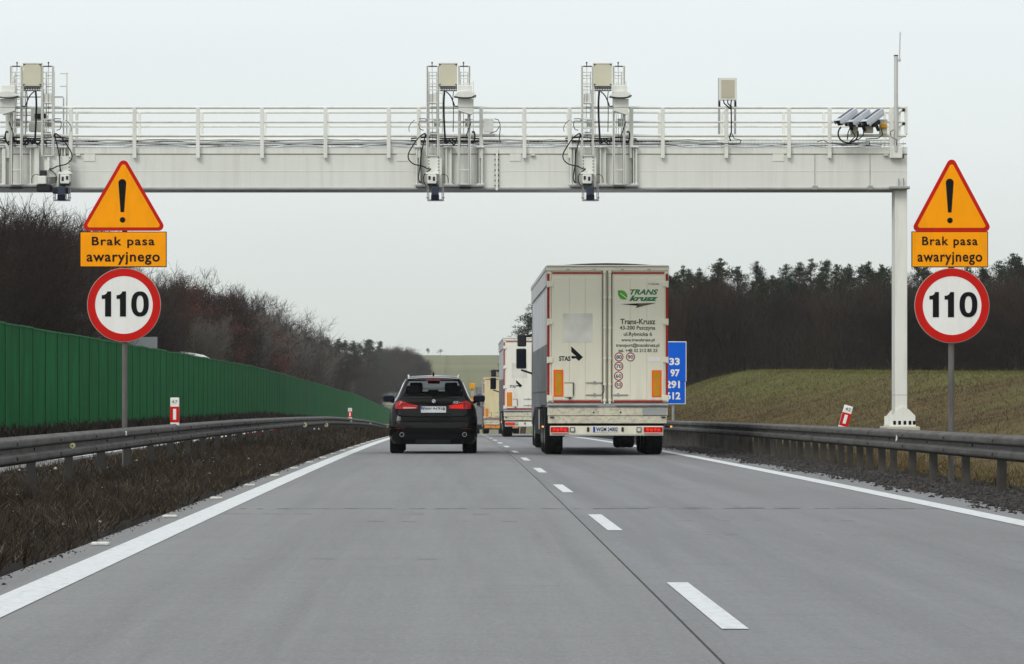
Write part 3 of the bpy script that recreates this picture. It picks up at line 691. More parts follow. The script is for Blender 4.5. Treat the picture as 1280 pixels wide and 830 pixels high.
def region(row, i):
    z0_ = ZR[row][0]; tg, k = T[i]
    if tg == 'rear' and 1.25 < z0_ < 1.59: return 'rear_window'
    if tg == 'c1' and k == 0 and 1.25 < z0_ < 1.59: return 'rear_window'
    if tg == 'c4' and k == 4 and 1.25 < z0_ < 1.59: return 'rear_window'
    if tg in ('front',) and 1.12 < z0_ < 1.6: return 'windscreen'
    if tg == 'right' and 1.18 < z0_ < 1.59 and k not in (0, 3, 6, 9): return 'side_window'
    if tg == 'left' and 1.18 < z0_ < 1.59 and k not in (9, 6, 3, 0): return 'side_window'
allv = [v for r_ in rings for v in r_[0]]; bf = []; gf = {}
for row in range(len(ZR) - 1):
    for i in range(nP):
        j = (i + 1) % nP; f = (row * nP + i, row * nP + j, (row + 1) * nP + j, (row + 1) * nP + i); rg = region(row, i)
        if rg: gf.setdefault(rg + (T[i][0] if rg == 'side_window' else ''), []).append(f)
        else: bf.append(f)
topc = [(v[0] * .0, 1.4, 1.735) for v in [(0, 0, 0)]]
body.add(allv + topc, bf); L0 = (len(ZR) - 1) * nP
body.f += [(L0 + i, L0 + (i + 1) % nP, len(allv)) for i in range(nP)]; body.mi += [0] * nP
body.f.append(tuple(range(nP - 1, -1, -1))); body.mi.append(0)
bo = body.build('body', 'carpaint', car, smooth=True, fixn=True)
for k, fl in gf.items():
    mb = MB(); mb.add([(x * .995, y + (.008 if k == 'rear_window' else -.004), z) for x, y, z in allv], fl)
    o = mb.build(k.replace('right', '').replace('left', ''), 'carglass', car, smooth=True)
    bm = bmesh.new(); bm.from_mesh(o.data); bmesh.ops.delete(bm, geom=[v for v in bm.verts if not v.link_faces], context='VERTS'); bm.to_mesh(o.data); bm.free()
# interior
mb = MB(); mb.bevbox(-.70, .70, 1.0, 1.2, .7, 1.27, .05)
for x_ in (-.46, .46): mb.bevbox(x_ - .15, x_ + .15, 1.0, 1.12, 1.27, 1.47, .05)
mb.bevbox(-.12, .12, 1.0, 1.1, 1.26, 1.38, .04); mb.build('rear_seat', 'seat', car)
for x_ in (-.38, .38):
    mb = MB(); mb.bevbox(x_ - .24, x_ + .24, 2.2, 2.35, .6, 1.25, .06); mb.bevbox(x_ - .14, x_ + .14, 2.2, 2.32, 1.27, 1.50, .05); mb.build('front_seat', 'seat', car)
MB().bevbox(-.72, .72, 3.0, 3.5, .8, 1.10, .05).build('dashboard', 'seat', car)
MB().bevbox(-.13, .13, 2.78, 2.82, 1.46, 1.54, .015).build('rear_view_mirror', 'seat', car)
CX = lambda c: (c - 422) * .002968
CZ = lambda c: (745 - c) * .002968
def pc(name, m, pts, parent=car, **k):
    """patch from crop-space columns (x, top, bottom)"""
    return patch(name, m, [CX(p[0]) for p in pts], [CZ(p[1]) for p in pts], [CZ(p[2]) for p in pts], parent, **k)
def lin(a_, b_, n): return [tuple(a_[k] + (b_[k] - a_[k]) * i / n for k in range(3)) for i in range(n + 1)]
for mir, lit in ((1, False), (-1, True)):
    def mx(pts): return pts if mir == 1 else sorted([(844 - p[0], p[1], p[2]) for p in pts])
    tl = pc('tail_light', 'tail', mx(lin((140, 372, 412), (168, 354, 414), 3) + lin((176, 350, 415), (232, 370, 415), 4) + lin((240, 373, 414), (304, 386, 412), 5)), rows=4, off=.02)
    pc('light_strip', 'taillit' if lit else 'tailpink', mx(lin((198, 380 if lit else 400, 411), (292, 388 if lit else 402, 409), 6)), tl, rows=2, off=.027)
    pc('light_seam', 'carplastic', mx([(188, 352, 416), (191, 353, 416)]), tl, rows=4, off=.028)
    pc('bumper_reflector', 'tail', mx(lin((142, 557, 571), (212, 559, 570), 5)), rows=1, off=.012)
    # sky highlight on the C-pillar drawn as a silver tube; roof rail, exhaust
    mb = MB()
    pts = [Vector((-mir * (float(np.interp(z_, [q[0] for q in ZR], [q[1] for q in ZR])) + .004), float(np.interp(z_, [q[0] for q in ZR], [q[2] for q in ZR])) + .17, z_)) for z_ in (1.16, 1.26, 1.36, 1.46, 1.56, 1.63)]
    mb.path(pts, .014, 6); mb.build('pillar_highlight', 'silver', car)
    mb = MB(); mb.path([(-mir * .545, .55, 1.655), (-mir * .55, .75, 1.705), (-mir * .565, 1.5, 1.735), (-mir * .56, 2.3, 1.715), (-mir * .55, 2.5, 1.66)], .018, 8); mb.build('roof_rail', 'silver', car)
    ex = MB(); ex.tube((-mir * .69, .0, .42), (-mir * .69, .2, .42), .05, 14); ex = ex.build('exhaust_pipe', 'chrome', car)
    MB().disc(-mir * .69, .42, .042, -.004, .0, 14).build('pipe_mouth', 'black', ex)
    # mirrors
    mb = MB(); mb.bevbox(min(-mir * .90, -mir * 1.17), max(-mir * .90, -mir * 1.17), 2.95, 3.12, 1.135, 1.295, .06); mb.tube((-mir * .86, 3.1, 1.10), (-mir * .98, 3.05, 1.16), .035, 8)
    mi_ = mb.build('door_mirror', 'carpaint', car, smooth=True); MB().bevbox(min(-mir * .93, -mir * 1.15), max(-mir * .93, -mir * 1.15), 2.942, 2.956, 1.16, 1.27, .005).build('mirror_glass', 'blackgloss', mi_)
    for y_ in (.97, 3.90):
        wheel(car, -mir * .81, y_, .375, .31, -mir, .25)
        mb = MB(); prev = None
        for i in range(13):
            a_ = math.pi * i / 12; c_ = (y_ + .44 * math.cos(a_), .36 + .44 * math.sin(a_))
            if prev: mb.tube((-mir * .955, *prev), (-mir * .955, *c_), .025, 6)
            prev = c_
        mb.build('wheel_arch', 'carplastic', car)
        MB().prism_x([(y_ + .42 * math.cos(math.pi * i / 12), .36 + .42 * math.sin(math.pi * i / 12)) for i in range(13)], min(-mir * .5, -mir * .972), max(-mir * .5, -mir * .972)).build('wheel_well', 'black', car)
pc('number_plate', 'plate', lin((331, 395, 441), (517, 395, 441), 6), rows=1, off=.022); npl = kids(car)[-1]
npl = [o for o in bpy.data.objects if o.name.startswith('number_plate') and o.parent == car][-1]
yp = min(rear_y(CX(x_), 1.02) for x_ in (331, 422, 517)) - .026
MB().box(CX(333), CX(343), yp - .001, yp + .01, CZ(439), CZ(397)).build('plate_band', 'euroblue', npl)
text('plate_number', 'DW 0671R', CX(348), CX(513), CZ(434), CZ(402), yp - .001, 'black', npl, bold=.02)
mb = MB(); mb.disc(CX(426), CZ(355), .040, rear_y(0, 1.155) - .02, rear_y(0, 1.155) + .01, 24); bd = mb.build('round_badge', 'chrome', car)
yb = rear_y(0, 1.155) - .0225
mb = MB()
for q in (1, 3):
    a_ = [q * math.pi / 2 + math.pi / 2 * i / 6 for i in range(7)]; mb.prism([(CX(426), CZ(355))] + [(CX(426) + .027 * math.cos(u), CZ(355) + .027 * math.sin(u)) for u in a_], yb, yb + .004)
mb.build('badge_quarter', 'euroblue', bd)
mb = MB()
for q in (0, 2):
    a_ = [q * math.pi / 2 + math.pi / 2 * i / 6 for i in range(7)]; mb.prism([(CX(426), CZ(355))] + [(CX(426) + .027 * math.cos(u), CZ(355) + .027 * math.sin(u)) for u in a_], yb, yb + .004)
mb.build('badge_quarter', 'white', bd)
text('model_badge', 'X5', CX(563), CX(610), CZ(374), CZ(356), rear_y(CX(610), 1.12) - .01, 'chrome', car, shear=.3, bold=.02)
text('model_badge', '4.0d', CX(612), CX(640), CZ(374), CZ(360), rear_y(CX(640), 1.12) - .01, 'chrome', car, shear=.3, bold=.01)
pc('handle_strip', 'carplastic', lin((300, 447, 452), (545, 447, 452), 6), rows=1, off=.012)
pc('tailgate_recess', 'black', lin((292, 470, 479), (552, 470, 479), 6), rows=1, off=.004)
pc('boot_lip', 'carpaint', lin((190, 452, 466), (654, 452, 466), 10), rows=2, off=.02)
pc('bumper_top', 'carpaint', lin((130, 560, 575), (712, 560, 575), 14), rows=2, off=.03)
pc('bumper_insert', 'carplastic', lin((205, 600, 665), (640, 600, 665), 8), rows=2, off=.012)
pc('skid_plate', 'bolt', lin((290, 640, 668), (552, 640, 668), 5), rows=1, off=.02)
for xx in (191, 653): pc('tailgate_gap', 'black', [(xx - .8, 385, 560), (xx + .8, 385, 560)], rows=6, off=.003)
pc('window_surround', 'carpaint', lin((238, 321, 336), (606, 321, 336), 8), rows=2, off=.012)
mb = MB(); mb.prism_x([(.36, 1.60), (.34, 1.625), (.40, 1.665), (.8, 1.70), (.8, 1.66)], -.56, .56); mb.build('roof_spoiler', 'carpaint', car)
MB().box(-.16, .16, .333, .35, 1.612, 1.63).build('brake_light', 'tail', car)
mb = MB(); mb.path([(-.56, .37, 1.655), (-.3, .335, 1.672), (0, .325, 1.678), (.3, .335, 1.672), (.56, .37, 1.655)], .011, 6); mb.build('spoiler_highlight', 'silver', car)  # silver tube drawn as the sky highlight along the spoiler
MB().prism_x([(.9, 1.70), (1.12, 1.70), (.94, 1.80), (.9, 1.80)], -.02, .02).build('aerial_fin', 'black', car)
mb = MB(); mb.tube((0, rear_y(0, 1.25) - .03, 1.245), (.34, rear_y(.34, 1.25) - .02, 1.265), .012, 6); mb.disc(0, 1.24, .03, rear_y(0, 1.24) - .045, rear_y(0, 1.24), 12); mb.build('rear_wiper', 'carplastic', car)
mb = MB(); mb.box(-.75, .75, .5, 4.4, .20, .35); mb.tube((-.6, .97, .3), (.6, .97, .3), .05, 8); mb.build('underbody', 'black', car)

# white lorry whose roof shows above the green wall
t = thing('white_lorry', (-19.2, 247, -.3), 'white lorry whose rounded roof peeps over the green wall', 'lorry')
mb = MB(); mb.prism([(-1.25, .8), (1.25, .8), (1.35, 4.2), (1.1, 4.32), (.3, 4.78), (-.6, 4.92), (-1.1, 4.88), (-1.35, 4.8)], 0, 9); mb.build('box_body', 'vanwhite', t)
MB().box(-.7, .3, -.03, .0, 4.55, 4.72).build('roof_lamp_strip', 'galv', t)
MB().prism_x([(-2.2, .6), (-.1, .6), (-.1, 3.9), (-1.6, 3.7), (-2.2, 2.0)], -1.2, 1.2).build('cab', 'vanwhite', t)
for s in (-1, 1):
    for y_ in (-1.3, 6.5): wheel(t, s * 1.05, y_, .5, .33, s)
# grey back of a sign above the wall
t = thing('grey_road_sign', (-18.6, 200, G(-18.6, 200)), 'grey back of a road sign rising above the green wall, behind the left speed sign', 'road sign')
MB().bevbox(-1.3, 1.05, 0, .05, 3.0, 5.05, .01).build('panel', 'signgrey', t)
for x_ in (-.9, .85): MB().tube((x_, .1, -.3), (x_, .1, 5.0), .06, 8).build('post', 'galv', t)
MB().box(.78, 1.06, -.02, -.0, 3.0, 5.06).build('edge_strip', 'signgrey', t)

# ------------------------------------------------------------------ guardrails
WP = [(0, 0), (.075, .035), (.082, .055), (.082, .095), (.075, .112), (.02, .135), (.02, .175), (.075, .198), (.082, .215), (.082, .255), (.075, .275), (0, .31)]
def guardrail(name, x, side, label, posts, y_end, y_beg=16., prof=None):
    zr = prof or globals()['zr']
    t = thing(name, (x, 0, 0), label, 'guardrail')
    # one section mesh, shared
    L = 4.0; mb = MB(); n = len(WP)
    out_ = [(side * -a_, b_) for a_, b_ in WP]; in_ = [(side * -(a_ - .012), b_) for a_, b_ in WP]
    vs = [(a_, y_, b_) for y_ in (0, L + .12) for a_, b_ in out_] + [(a_, y_, b_) for y_ in (0, L + .12) for a_, b_ in in_]
    fs = []
    for i in range(n - 1):
        fs += [(i, i + 1, n + i + 1, n + i), (2 * n + i, 3 * n + i, 3 * n + i + 1, 2 * n + i + 1), (i, 2 * n + i, 2 * n + i + 1, i + 1), (n + i, n + i + 1, 3 * n + i + 1, 3 * n + i)]
    fs += [(0, n, 3 * n, 2 * n), (n - 1, 3 * n - 1, 4 * n - 1, 2 * n - 1)]
    mb.add(vs, fs)
    m0 = None; y = y_beg; k = 0
    while y < y_end:
        z0 = float(zr(y)) + .37; z1 = float(zr(y + L)) + .37
        if m0 is None: o = mb.build('rail_beam', 'steel', t); m0 = o.data
        else: o = bpy.data.objects.new('rail_beam', m0); COL.objects.link(o); o.parent = t
        o.location = (-side * (.003 if k % 2 else 0), y, z0); o.rotation_euler = (math.atan2(z1 - z0, L), 0, 0)
        y += L; k += 1
    b0 = None; y = y_beg
    while y < min(y_end, 110):
        for dz, dy in ((.075, .06), (.235, .06), (.155, 2.0)):
            if b0 is None:
                mb = MB(); mb.tube((0, 0, 0), (-side * .015, 0, 0), .018, 8); o = mb.build('rail_bolt', 'bolt', t); b0 = o.data
            else: o = bpy.data.objects.new('rail_bolt', b0); COL.objects.link(o); o.parent = t
            o.location = (-side * (.083 if dz != .155 else .021), y + dy, float(zr(y + dy)) + .37 + dz)
        y += L
    p0 = None
    for y in posts:
        if p0 is None:
            mb = MB(); c_ = [(0, -.05), (.10, -.05), (.10, -.044), (.006, -.044), (.006, .044), (.10, .044), (.10, .05), (0, .05)]
            n_ = len(c_); mb.add([(side * a_, b_, z_) for z_ in (-.5, .64) for a_, b_ in c_], [tuple(range(n_)), tuple(range(2 * n_ - 1, n_ - 1, -1))] + [(i, (i + 1) % n_, n_ + (i + 1) % n_, n_ + i) for i in range(n_)])
            mb.box(min(0, -side * .02), max(0, -side * .02), -.035, .035, .47, .59)
            o = mb.build('post', 'post' if side < 0 else 'post_r', t); p0 = o.data
        else: o = bpy.data.objects.new('post', p0); COL.objects.link(o); o.parent = t
        o.location = (side * .012, y, float(zr(y))); o.rotation_euler = (R(rnd.uniform(-1, 1)), R(rnd.uniform(-.8, .8)), R(rnd.uniform(-4, 4)))
    return t
lp = [19.4 + 3.8 * i for i in range(61)]
gl = guardrail('guardrail', -4.75, -1, 'steel guardrail on sparse posts along the dark grass on the left', lp, 250, prof=zrl)
rp = [24, 26.7, 29.4, 32.1, 34.8, 37.6, 40.3, 43.1, 46, 48.1, 50.2, 51.5, 53] + [54.3 + 1.33 * i for i in range(60)] + [137 + 2.66 * i for i in range(30)]
gr = guardrail('guardrail', 6.53, 1, 'steel guardrail on closely set posts along the right lane', rp, 218)
def reflector(x, y, z, r, m, parent, side):
    mb = MB(); mb.disc(0, 0, r, -.012, .012, 18); o = mb.build('reflector', m, parent, loc=(x, y, z))
    MB().disc(0, 0, r * .3, -.018, -.012, 10).build('reflector_stem', 'greytxt', o)
for px_, py_, r, m in ((91, 557, .034, 'reflect'), (381, 531, .075, 'reflectlit'), (408, 531, .075, 'reflectlit'), (439, 526.5, .05, 'reflectw'), (463, 529, .055, 'reflectw'), (484, 533.4, .06, 'reflectw'), (393, 536, .03, 'reflectw'), (398.5, 536, .03, 'reflectw')):
    D = 4.75 * F / (VX - px_); D = D * (1 - .02)
    reflector(.092, D, HC - (py_ - VY) / F * D, r, m, gl, 1)
mb = MB()
for px_, py_ in ((342, 538.5), (351, 538.8), (313, 541), (322, 540.5), (328, 540.5)):
    D = 4.6 * F / (VX - px_); mb.disc(.13, HC - (py_ - VY) / F * D, .026, D - .01, D + .01, 10)
mb.build('reflector', 'tail', gl)
# bright chafe mark on each rail
MB().prism([(-.01, .50), (.012, .52), (.018, .56), (.0, .60), (-.006, .55)], 0, .01).build('chafe_mark', 'reflectw', gr, loc=(-.09, 48.7, -.05))
MB().box(-.005, .02, 0, .01, .60, .66).build('chafe_mark', 'reflectw', gl, loc=(.085, 48.0, -.055))

# ------------------------------------------------------------------ road signs
def sign(name, x, y, label, pxs, group):
    """pxs: photo pixels of triangle, board and disc"""
    s = F / y; z0 = G(x, y); cxp = VX + x * s
    t = thing(name, (x, y, z0), label, 'road sign', group)
    PX = lambda p: (p - cxp) / s
    PZ = lambda p: HC - (p - VY) / s - z0
    (tx0, tx1, ty0, ty1), (bx0, bx1, by0, by1), (ccx, ccy, cr_) = pxs[:3]
    # pole
    MB().tube((PX(pxs[3]), .07, -.3), (PX(pxs[3]), .07, PZ(ty0 + 8)), .040 * (s / 84 if s > 0 else 1) ** 0, 14).build('pole', 'pole', t)
    def tri(inset):
        X0, X1, Y0, Y1 = PX(tx0), PX(tx1), PZ(ty1), PZ(ty0); w_ = X1 - X0; h_ = Y1 - Y0; r_ = w_ * .062
        # centres of the three corner arcs of the outer outline
        cs_ = [(X0 + r_ * 1.02, Y0 + r_), (X1 - r_ * 1.02, Y0 + r_), ((X0 + X1) / 2, Y1 - r_)]
        ri = r_ - inset
        k_ = 1.0
        if ri < r_ * .45: ri = r_ * .45
        gx_ = (cs_[0][0] + cs_[1][0] + cs_[2][0]) / 3; gy_ = (cs_[0][1] * 2 + cs_[2][1]) / 3
        mv = inset - (r_ - ri)                    # how far the straight sides must still move in
        inr = gy_ - cs_[0][1]; k_ = (inr - mv) / inr
        o_ = []
        for (a0, b0), st in zip(cs_, (150, 270, 30)):
            a0 = gx_ + (a0 - gx_) * k_; b0 = gy_ + (b0 - gy_) * k_
            for j in range(9):
                q_ = R(st + 120 * j / 8); o_.append((a0 + ri * math.cos(q_), b0 + ri * math.sin(q_)))
        return o_
    def tri_old(inset):
        """rounded triangle"""
        A = [(tx0 + 2, ty1 - 1), (tx1 - 2, ty1 - 1), ((tx0 + tx1) / 2, ty0 + 0)]
        P = [Vector((PX(a_), PZ(b_))) for a_, b_ in A]; c = (P[0] + P[1] + P[2]) / 3
        rad = (P[0] - P[1]).length * .052
        # shrink so the rounded outline keeps the outer size
        inr = (c - Vector((c.x, P[0].y))).length
        k = (inr - rad - inset) / inr; Q = [c + (p - c) * k for p in P]; o_ = []
        rr = max(rad - inset * .1, .012) if inset == 0 else rad * .62
        k2 = (inr - rr - inset) / inr; Q = [c + (p - c) * k2 for p in P]
        for i, st in ((0, 150), (1, 270), (2, 30)):
            for j in range(9):
                a_ = R(st + 120 * j / 8); o_.append((Q[i].x + rr * math.cos(a_), Q[i].y + rr * math.sin(a_)))
        return o_
    a_ = MB().prism(tri(0), -.006, .012).build('warning_triangle', 'red', t)
    MB().prism(tri(.052 * 84 / s if False else .050), -.011, -.006).build('triangle_field', 'orange', a_)
    mxp = (tx0 + tx1) / 2 + pxs[4]; hh = ty1 - ty0
    top, bot = ty0 + hh * .265, ty0 + hh * .735; w1, w2 = 4.9, 2.2
    pl = [(PX(mxp + w1 * math.cos(R(q))), PZ(top + w1 - w1 * math.sin(R(q)))) for q in range(0, 181, 20)]
    pl += [(PX(mxp - w2), PZ(bot)), (PX(mxp + w2), PZ(bot))]
    MB().prism(pl, -.014, -.011).build('exclamation_bar', 'black', a_)
    MB().disc(PX(mxp + .3), PZ(ty0 + hh * .845), 3.5 / s, -.014, -.011, 20).build('exclamation_dot', 'black', a_)
    # supplementary board
    b_ = MB().bevbox(PX(bx0), PX(bx1), -.004, .012, PZ(by1), PZ(by0), .006).build('text_board', 'black', t)
    MB().bevbox(PX(bx0 + 1), PX(bx1 - 1), -.009, -.002, PZ(by1 - 1), PZ(by0 + 1), .003).build('board_field', 'orange', b_)
    bw = (bx1 - bx0) / 108.0; bh = (by1 - by0) / 43.0
    text('lettering', 'Brak pasa', PX(bx0 + 15 * bw), PX(bx0 + 93 * bw), PZ(by0 + 19.8 * bh), PZ(by0 + 6.2 * bh), -.0095, 'black', b_, bold=.018, spacing=1.15)
    text('lettering', 'awaryjnego', PX(bx0 + 8.5 * bw), PX(bx0 + 99.5 * bw), PZ(by0 + 40.2 * bh), PZ(by0 + 24.6 * bh), -.0095, 'black', b_, bold=.018, spacing=1.1)
    # speed disc
    d = MB().disc(PX(ccx), PZ(ccy), cr_ / s, -.002, .014, 56).build('speed_disc', 'signback', t)
    MB().ring(PX(ccx), PZ(ccy), cr_ * .78 / s, cr_ * .985 / s, -.008, 0, 56).build('disc_rim', 'red', d)
    MB().disc(PX(ccx), PZ(ccy), cr_ * .785 / s, -.006, 0, 56).build('disc_field', 'white', d)
    zb, zt_ = PZ(ccy + 14.5), PZ(ccy - 17)
    def one(x0):
        w_ = 7.6
        return [(PX(x0 + 11.6 - w_), zb), (PX(x0 + 11.6), zb), (PX(x0 + 11.6), zt_), (PX(x0 + 7), zt_), (PX(x0 + 5.6), PZ(ccy - 14.2)), (PX(x0 + 3), PZ(ccy - 12.6)), (PX(x0 - .2), PZ(ccy - 12.2)), (PX(x0 - .2), PZ(ccy - 7.6)), (PX(x0 + 4), PZ(ccy - 7.6))]
    k = cr_ / 46
    for x0 in (ccx - 27.5 * k, ccx - 9 * k):
        MB().prism(one(x0), -.011, -.006).build('numeral', 'black', d)
    cx_, rx0, rx1 = ccx + 20 * k, 6.9 * k, 10.9 * k
    zc = (zb + zt_) / 2; rz1 = (zt_ - zb) / 2; rz0 = rz1 - 5.2 / s; n = 36; q = [2 * math.pi * i / n for i in range(n)]
    def se(v): return math.copysign(abs(v) ** .85, v)
    vs = [(PX(cx_) + rx / s * se(math.cos(u)) * (1), yy, zc + rz_ * se(math.sin(u))) for rx, rz_ in ((4.4 * k, rz0), (10.9 * k, rz1)) for yy in (-.011, -.006) for u in q]
    fs = []
    for i in range(n):
        j = (i + 1) % n; fs += [(i, j, 2 * n + j, 2 * n + i), (n + i, 3 * n + i, 3 * n + j, n + j), (2 * n + i, 2 * n + j, 3 * n + j, 3 * n + i), (i, n + i, n + j, j)]
    mb = MB(); mb.add(vs, fs); mb.build('numeral', 'black', d)
    mb = MB()
    for zz in (ty1 - 14, by0 + 12, ccy): mb.bevbox(PX(pxs[3]) - .055, PX(pxs[3]) + .055, .012, .12, PZ(zz) - .02, PZ(zz) + .02, .005)
    mb.build('clamp', 'galv', t)
    return t
sign('road_sign', (154 - VX) / 84, 50.0, 'left road sign with 110 limit, before the green wall', ((104.5, 204.5, 200.5, 288.5), (99.8, 208.4, 289.5, 334), (155, 381.2, 46.2), 155.3, -1.5), 'emergency lane warning signs')
sign('road_sign', (1190 - VX) / (F / 45), 45.0, 'right road sign with 110 limit, beside the white gantry column', ((1141.8, 1237.2, 199.5, 289.5), (1139.2, 1235.2, 289.2, 334.2), (1190, 382, 47), 1190, -2.5), 'emergency lane warning signs')

# blue distance sign behind the lorry
D = 117.; s = F / D
t = thing('blue_distance_sign', ((820 - VX) / s, D, G((820 - VX) / s, D)), 'blue motorway distance sign with white numerals, half hidden behind the nearest lorry', 'road sign')
z0 = t.location.z; PX = lambda p: (p - 820) / s
PZ = lambda p: HC - (p - VY) / s - z0
for a_, b_, xr in ((426.8, 476.6, 858), (477.2, 505.2, 857)):
    q = MB().bevbox(PX(782), PX(xr), -.02, .02, PZ(b_), PZ(a_), .008).build('panel', 'white', t)
    MB().box(PX(783), PX(xr - .9), -.024, -.018, PZ(b_ - (.9 if a_ > 450 else 0)), PZ(a_ + (.9 if a_ < 450 else 0))).build('panel_field', 'blue', q)
for sx_, a0, a1, b0, b1 in (('33', 836.6, 849.6, 447.4, 456.4), ('97', 838, 849.6, 461.6, 470.8), ('291', 832.5, 849.8, 476, 485.4), ('612', 832.5, 850.4, 490, 499.4)):
    text('numerals', sx_, PX(a0), PX(a1), PZ(b1), PZ(b0), -.026, 'white', t, bold=.035)
for x_ in (-.6, .6): MB().tube((x_, .1, -.6), (x_, .1, PZ(430)), .05, 10).build('post', 'galv', t)

# kilometre posts
def km_post(px_, py0, py1, D, label, lean=0, wpx=11):
    s = F / D; x = (px_ - VX) / s; z = HC - (py1 - VY) / s - .03; t = thing('marker_post', (x, D, z), label, 'marker post', 'red and white kilometre posts', 0)
    t.rotation_euler = (0, R(lean), 0)
    H_ = HC - (py0 - VY) / s - z; w_ = wpx / s / 2; hb = HC - (py1 - VY) / s - z
    MB().bevbox(-w_, w_, -.03, .03, -.02, H_, .012).build('plate', 'white', t)
    MB().box(-.02, .02, .03, .05, -.25, .12).build('bracket', 'galv', t)
    MB().box(-w_ - .002, w_ + .002, -.034, -.028, hb - .02 + (H_ - hb) * .08, H_ - (H_ - hb) * .35).build('red_band', 'red', t)
    MB().box(-w_ * .35, w_ * .35, -.037, -.034, hb + (H_ - hb) * .14, hb + (H_ - hb) * .56).build('reflector_strip', 'white', t)
    text('numerals', '4,7' if lean == 0 else '42', -w_ * .6, w_ * .6, H_ - (H_ - hb) * .24, H_ - (H_ - hb) * .10, -.032, 'greytxt', t)
    return t
km_post(218.5, 497, 529, 57.7, 'left red and white kilometre post standing upright behind the rail')
km_post(437.5, 510, 522, 157, 'far small kilometre post behind the left rail', wpx=5)
t = km_post(1053, 506, 533, 57, 'leaning red and white kilometre post behind the right rail', lean=16, wpx=11)

# ------------------------------------------------------------------ gantry
GD = 68.0; GS = F / GD
gx = lambda p: (p - VX) / GS
gz = lambda p: HC - (p - VY) / GS
gan = thing('toll_gantry', (0, GD, 0), 'long white toll gantry spanning the motorway on a single right column', 'gantry')
XL, XR = gx(-90), gx(1134)
mb = MB(); mb.box(XL, XR, 0, 1.0, gz(234.6), gz(193)); mb.build('beam', 'gpanel', gan)
mb = MB(); mb.box(XL, XR, -.02, 1.02, gz(192.2), gz(184)); mb.build('top_lip', 'gwhite', gan)
MB().box(XL, XR, -.004, 1.004, gz(193), gz(192.2)).build('shadow_gap', 'seal_shade', gan)  # dark strip paints in the shadow below the lip
MB().box(XL, XR, -.03, 1.03, gz(236.8), gz(234.6)).build('bottom_flange', 'galv', gan)
MB().box(XL, XR, -.005, 0, gz(214.4), gz(213.8)).build('weld_seam', 'gwhite', gan)
for px_ in (1018.5, 1087.5): MB().box(gx(px_ - .35), gx(px_ + .35), -.008, 0, gz(235), gz(193)).build('panel_joint', 'galv', gan)
for px_ in (1018.5, 1087.5): MB().bevbox(gx(px_ - 3), gx(px_ + 3), -.06, 0, gz(237.5), gz(232), .01).build('bracket', 'galv', gan)
for px_ in (112, 503, 644.5, 973):
    q = MB().bevbox(gx(px_ - 7), gx(px_ + 7), -.012, 0, gz(201.5), gz(186.5), .003).build('inspection_plate', 'gwhite', gan)
# flange joint at x 621
mb = MB(); mb.bevbox(gx(619.5), gx(622.5), -.06, 0, gz(238), gz(186), .008); fj = mb.build('flange_joint', 'gwhite', gan)
mb = MB()
for i in range(7):
    for dx in (-2, 2): mb.disc(gx(621 + dx), gz(193 + 6.5 * i), .016, -.05, 0, 8)
mb.build('flange_bolt', 'dark', fj)
for px_ in (98, 666, 1107): MB().bevbox(gx(px_ - 3), gx(px_ + 3), -.07, 0, gz(195.5), gz(192.8), .02).build('lamp', 'lampwhite', gan)
# walkway railing: front and rear rails, posts
for yy, nm in ((-.06, 'front'), (1.04, 'rear')):
    xo = 0 if nm == 'front' else 0
    for pz_, r in ((134.8, .030), (152.8, .026), (169.8, .034)):
        MB().tube((XL, yy, gz(pz_)), (gx(1132), yy, gz(pz_)), r, 8).build('handrail', 'gwhite', gan)
    MB().bevbox(XL, gx(1132), yy - .02, yy + .02, gz(180.6), gz(179.2), .004).build('toe_board', 'galv', gan)
for i, px_ in enumerate([-68, 10, 89, 168.5, 247.8, 327.8, 407, 486, 523.5, 601.5, 655.5, 712, 789, 828.2, 907.5, 985.8, 1036.5, 1114]):
    MB().bevbox(gx(px_) - .038, gx(px_) + .038, -.10, -.03, gz(198), gz(134.5), .008).build('railing_post', 'gwhite', gan)
    MB().bevbox(gx(px_) - .028, gx(px_) + .028, 1.0, 1.06, gz(184), gz(134.5), .008).build('railing_post', 'gwhite', gan)
# grating walkway seen edge-on and wire mesh
mb = MB(); n = int((XR - XL) / .075)
for i in range(n): x_ = XL + i * .075; mb.box(x_, x_ + .007, -.045, -.038, gz(183.8), gz(175.5))
for pz_ in (175.5, 178.3, 181.8): mb.box(XL, gx(1116), -.045, -.036, gz(pz_ + .35), gz(pz_ - .35))
mb.build('wire_mesh', 'alu', gan)
# end cage on the right
mb = MB()
for px_ in (1132, 1121): mb.bevbox(gx(px_) - .03, gx(px_) + .03, -.08, -.02, gz(168), gz(133), .008); mb.bevbox(gx(px_) - .03, gx(px_) + .03, .98, 1.06, gz(168), gz(133), .008)
for pz_ in (135, 153, 168): mb.tube((gx(1132), -.05, gz(pz_)), (gx(1132), 1.04, gz(pz_)), .028, 8)
mb.build('end_railing', 'gwhite', gan)
for pz_ in (138, 155): MB().tube((gx(1129), -.1, gz(pz_)), (gx(1129), 0, gz(pz_)), .03, 8).build('end_clamp', 'dark', gan)
# cable bundle on the walkway
for k in range(5):
    mb = MB(); r_ = random.Random(k); pts = []; x_ = XL
    while x_ < gx(1110 if k > 2 else 900): pts.append((x_, -.02 + .05 * k, gz(176 + k * 1.7) + r_.uniform(-.012, .02))); x_ += .28
    mb.path(pts, .011 if k < 3 else .007, 5); mb.build('cable', 'cable', gan)
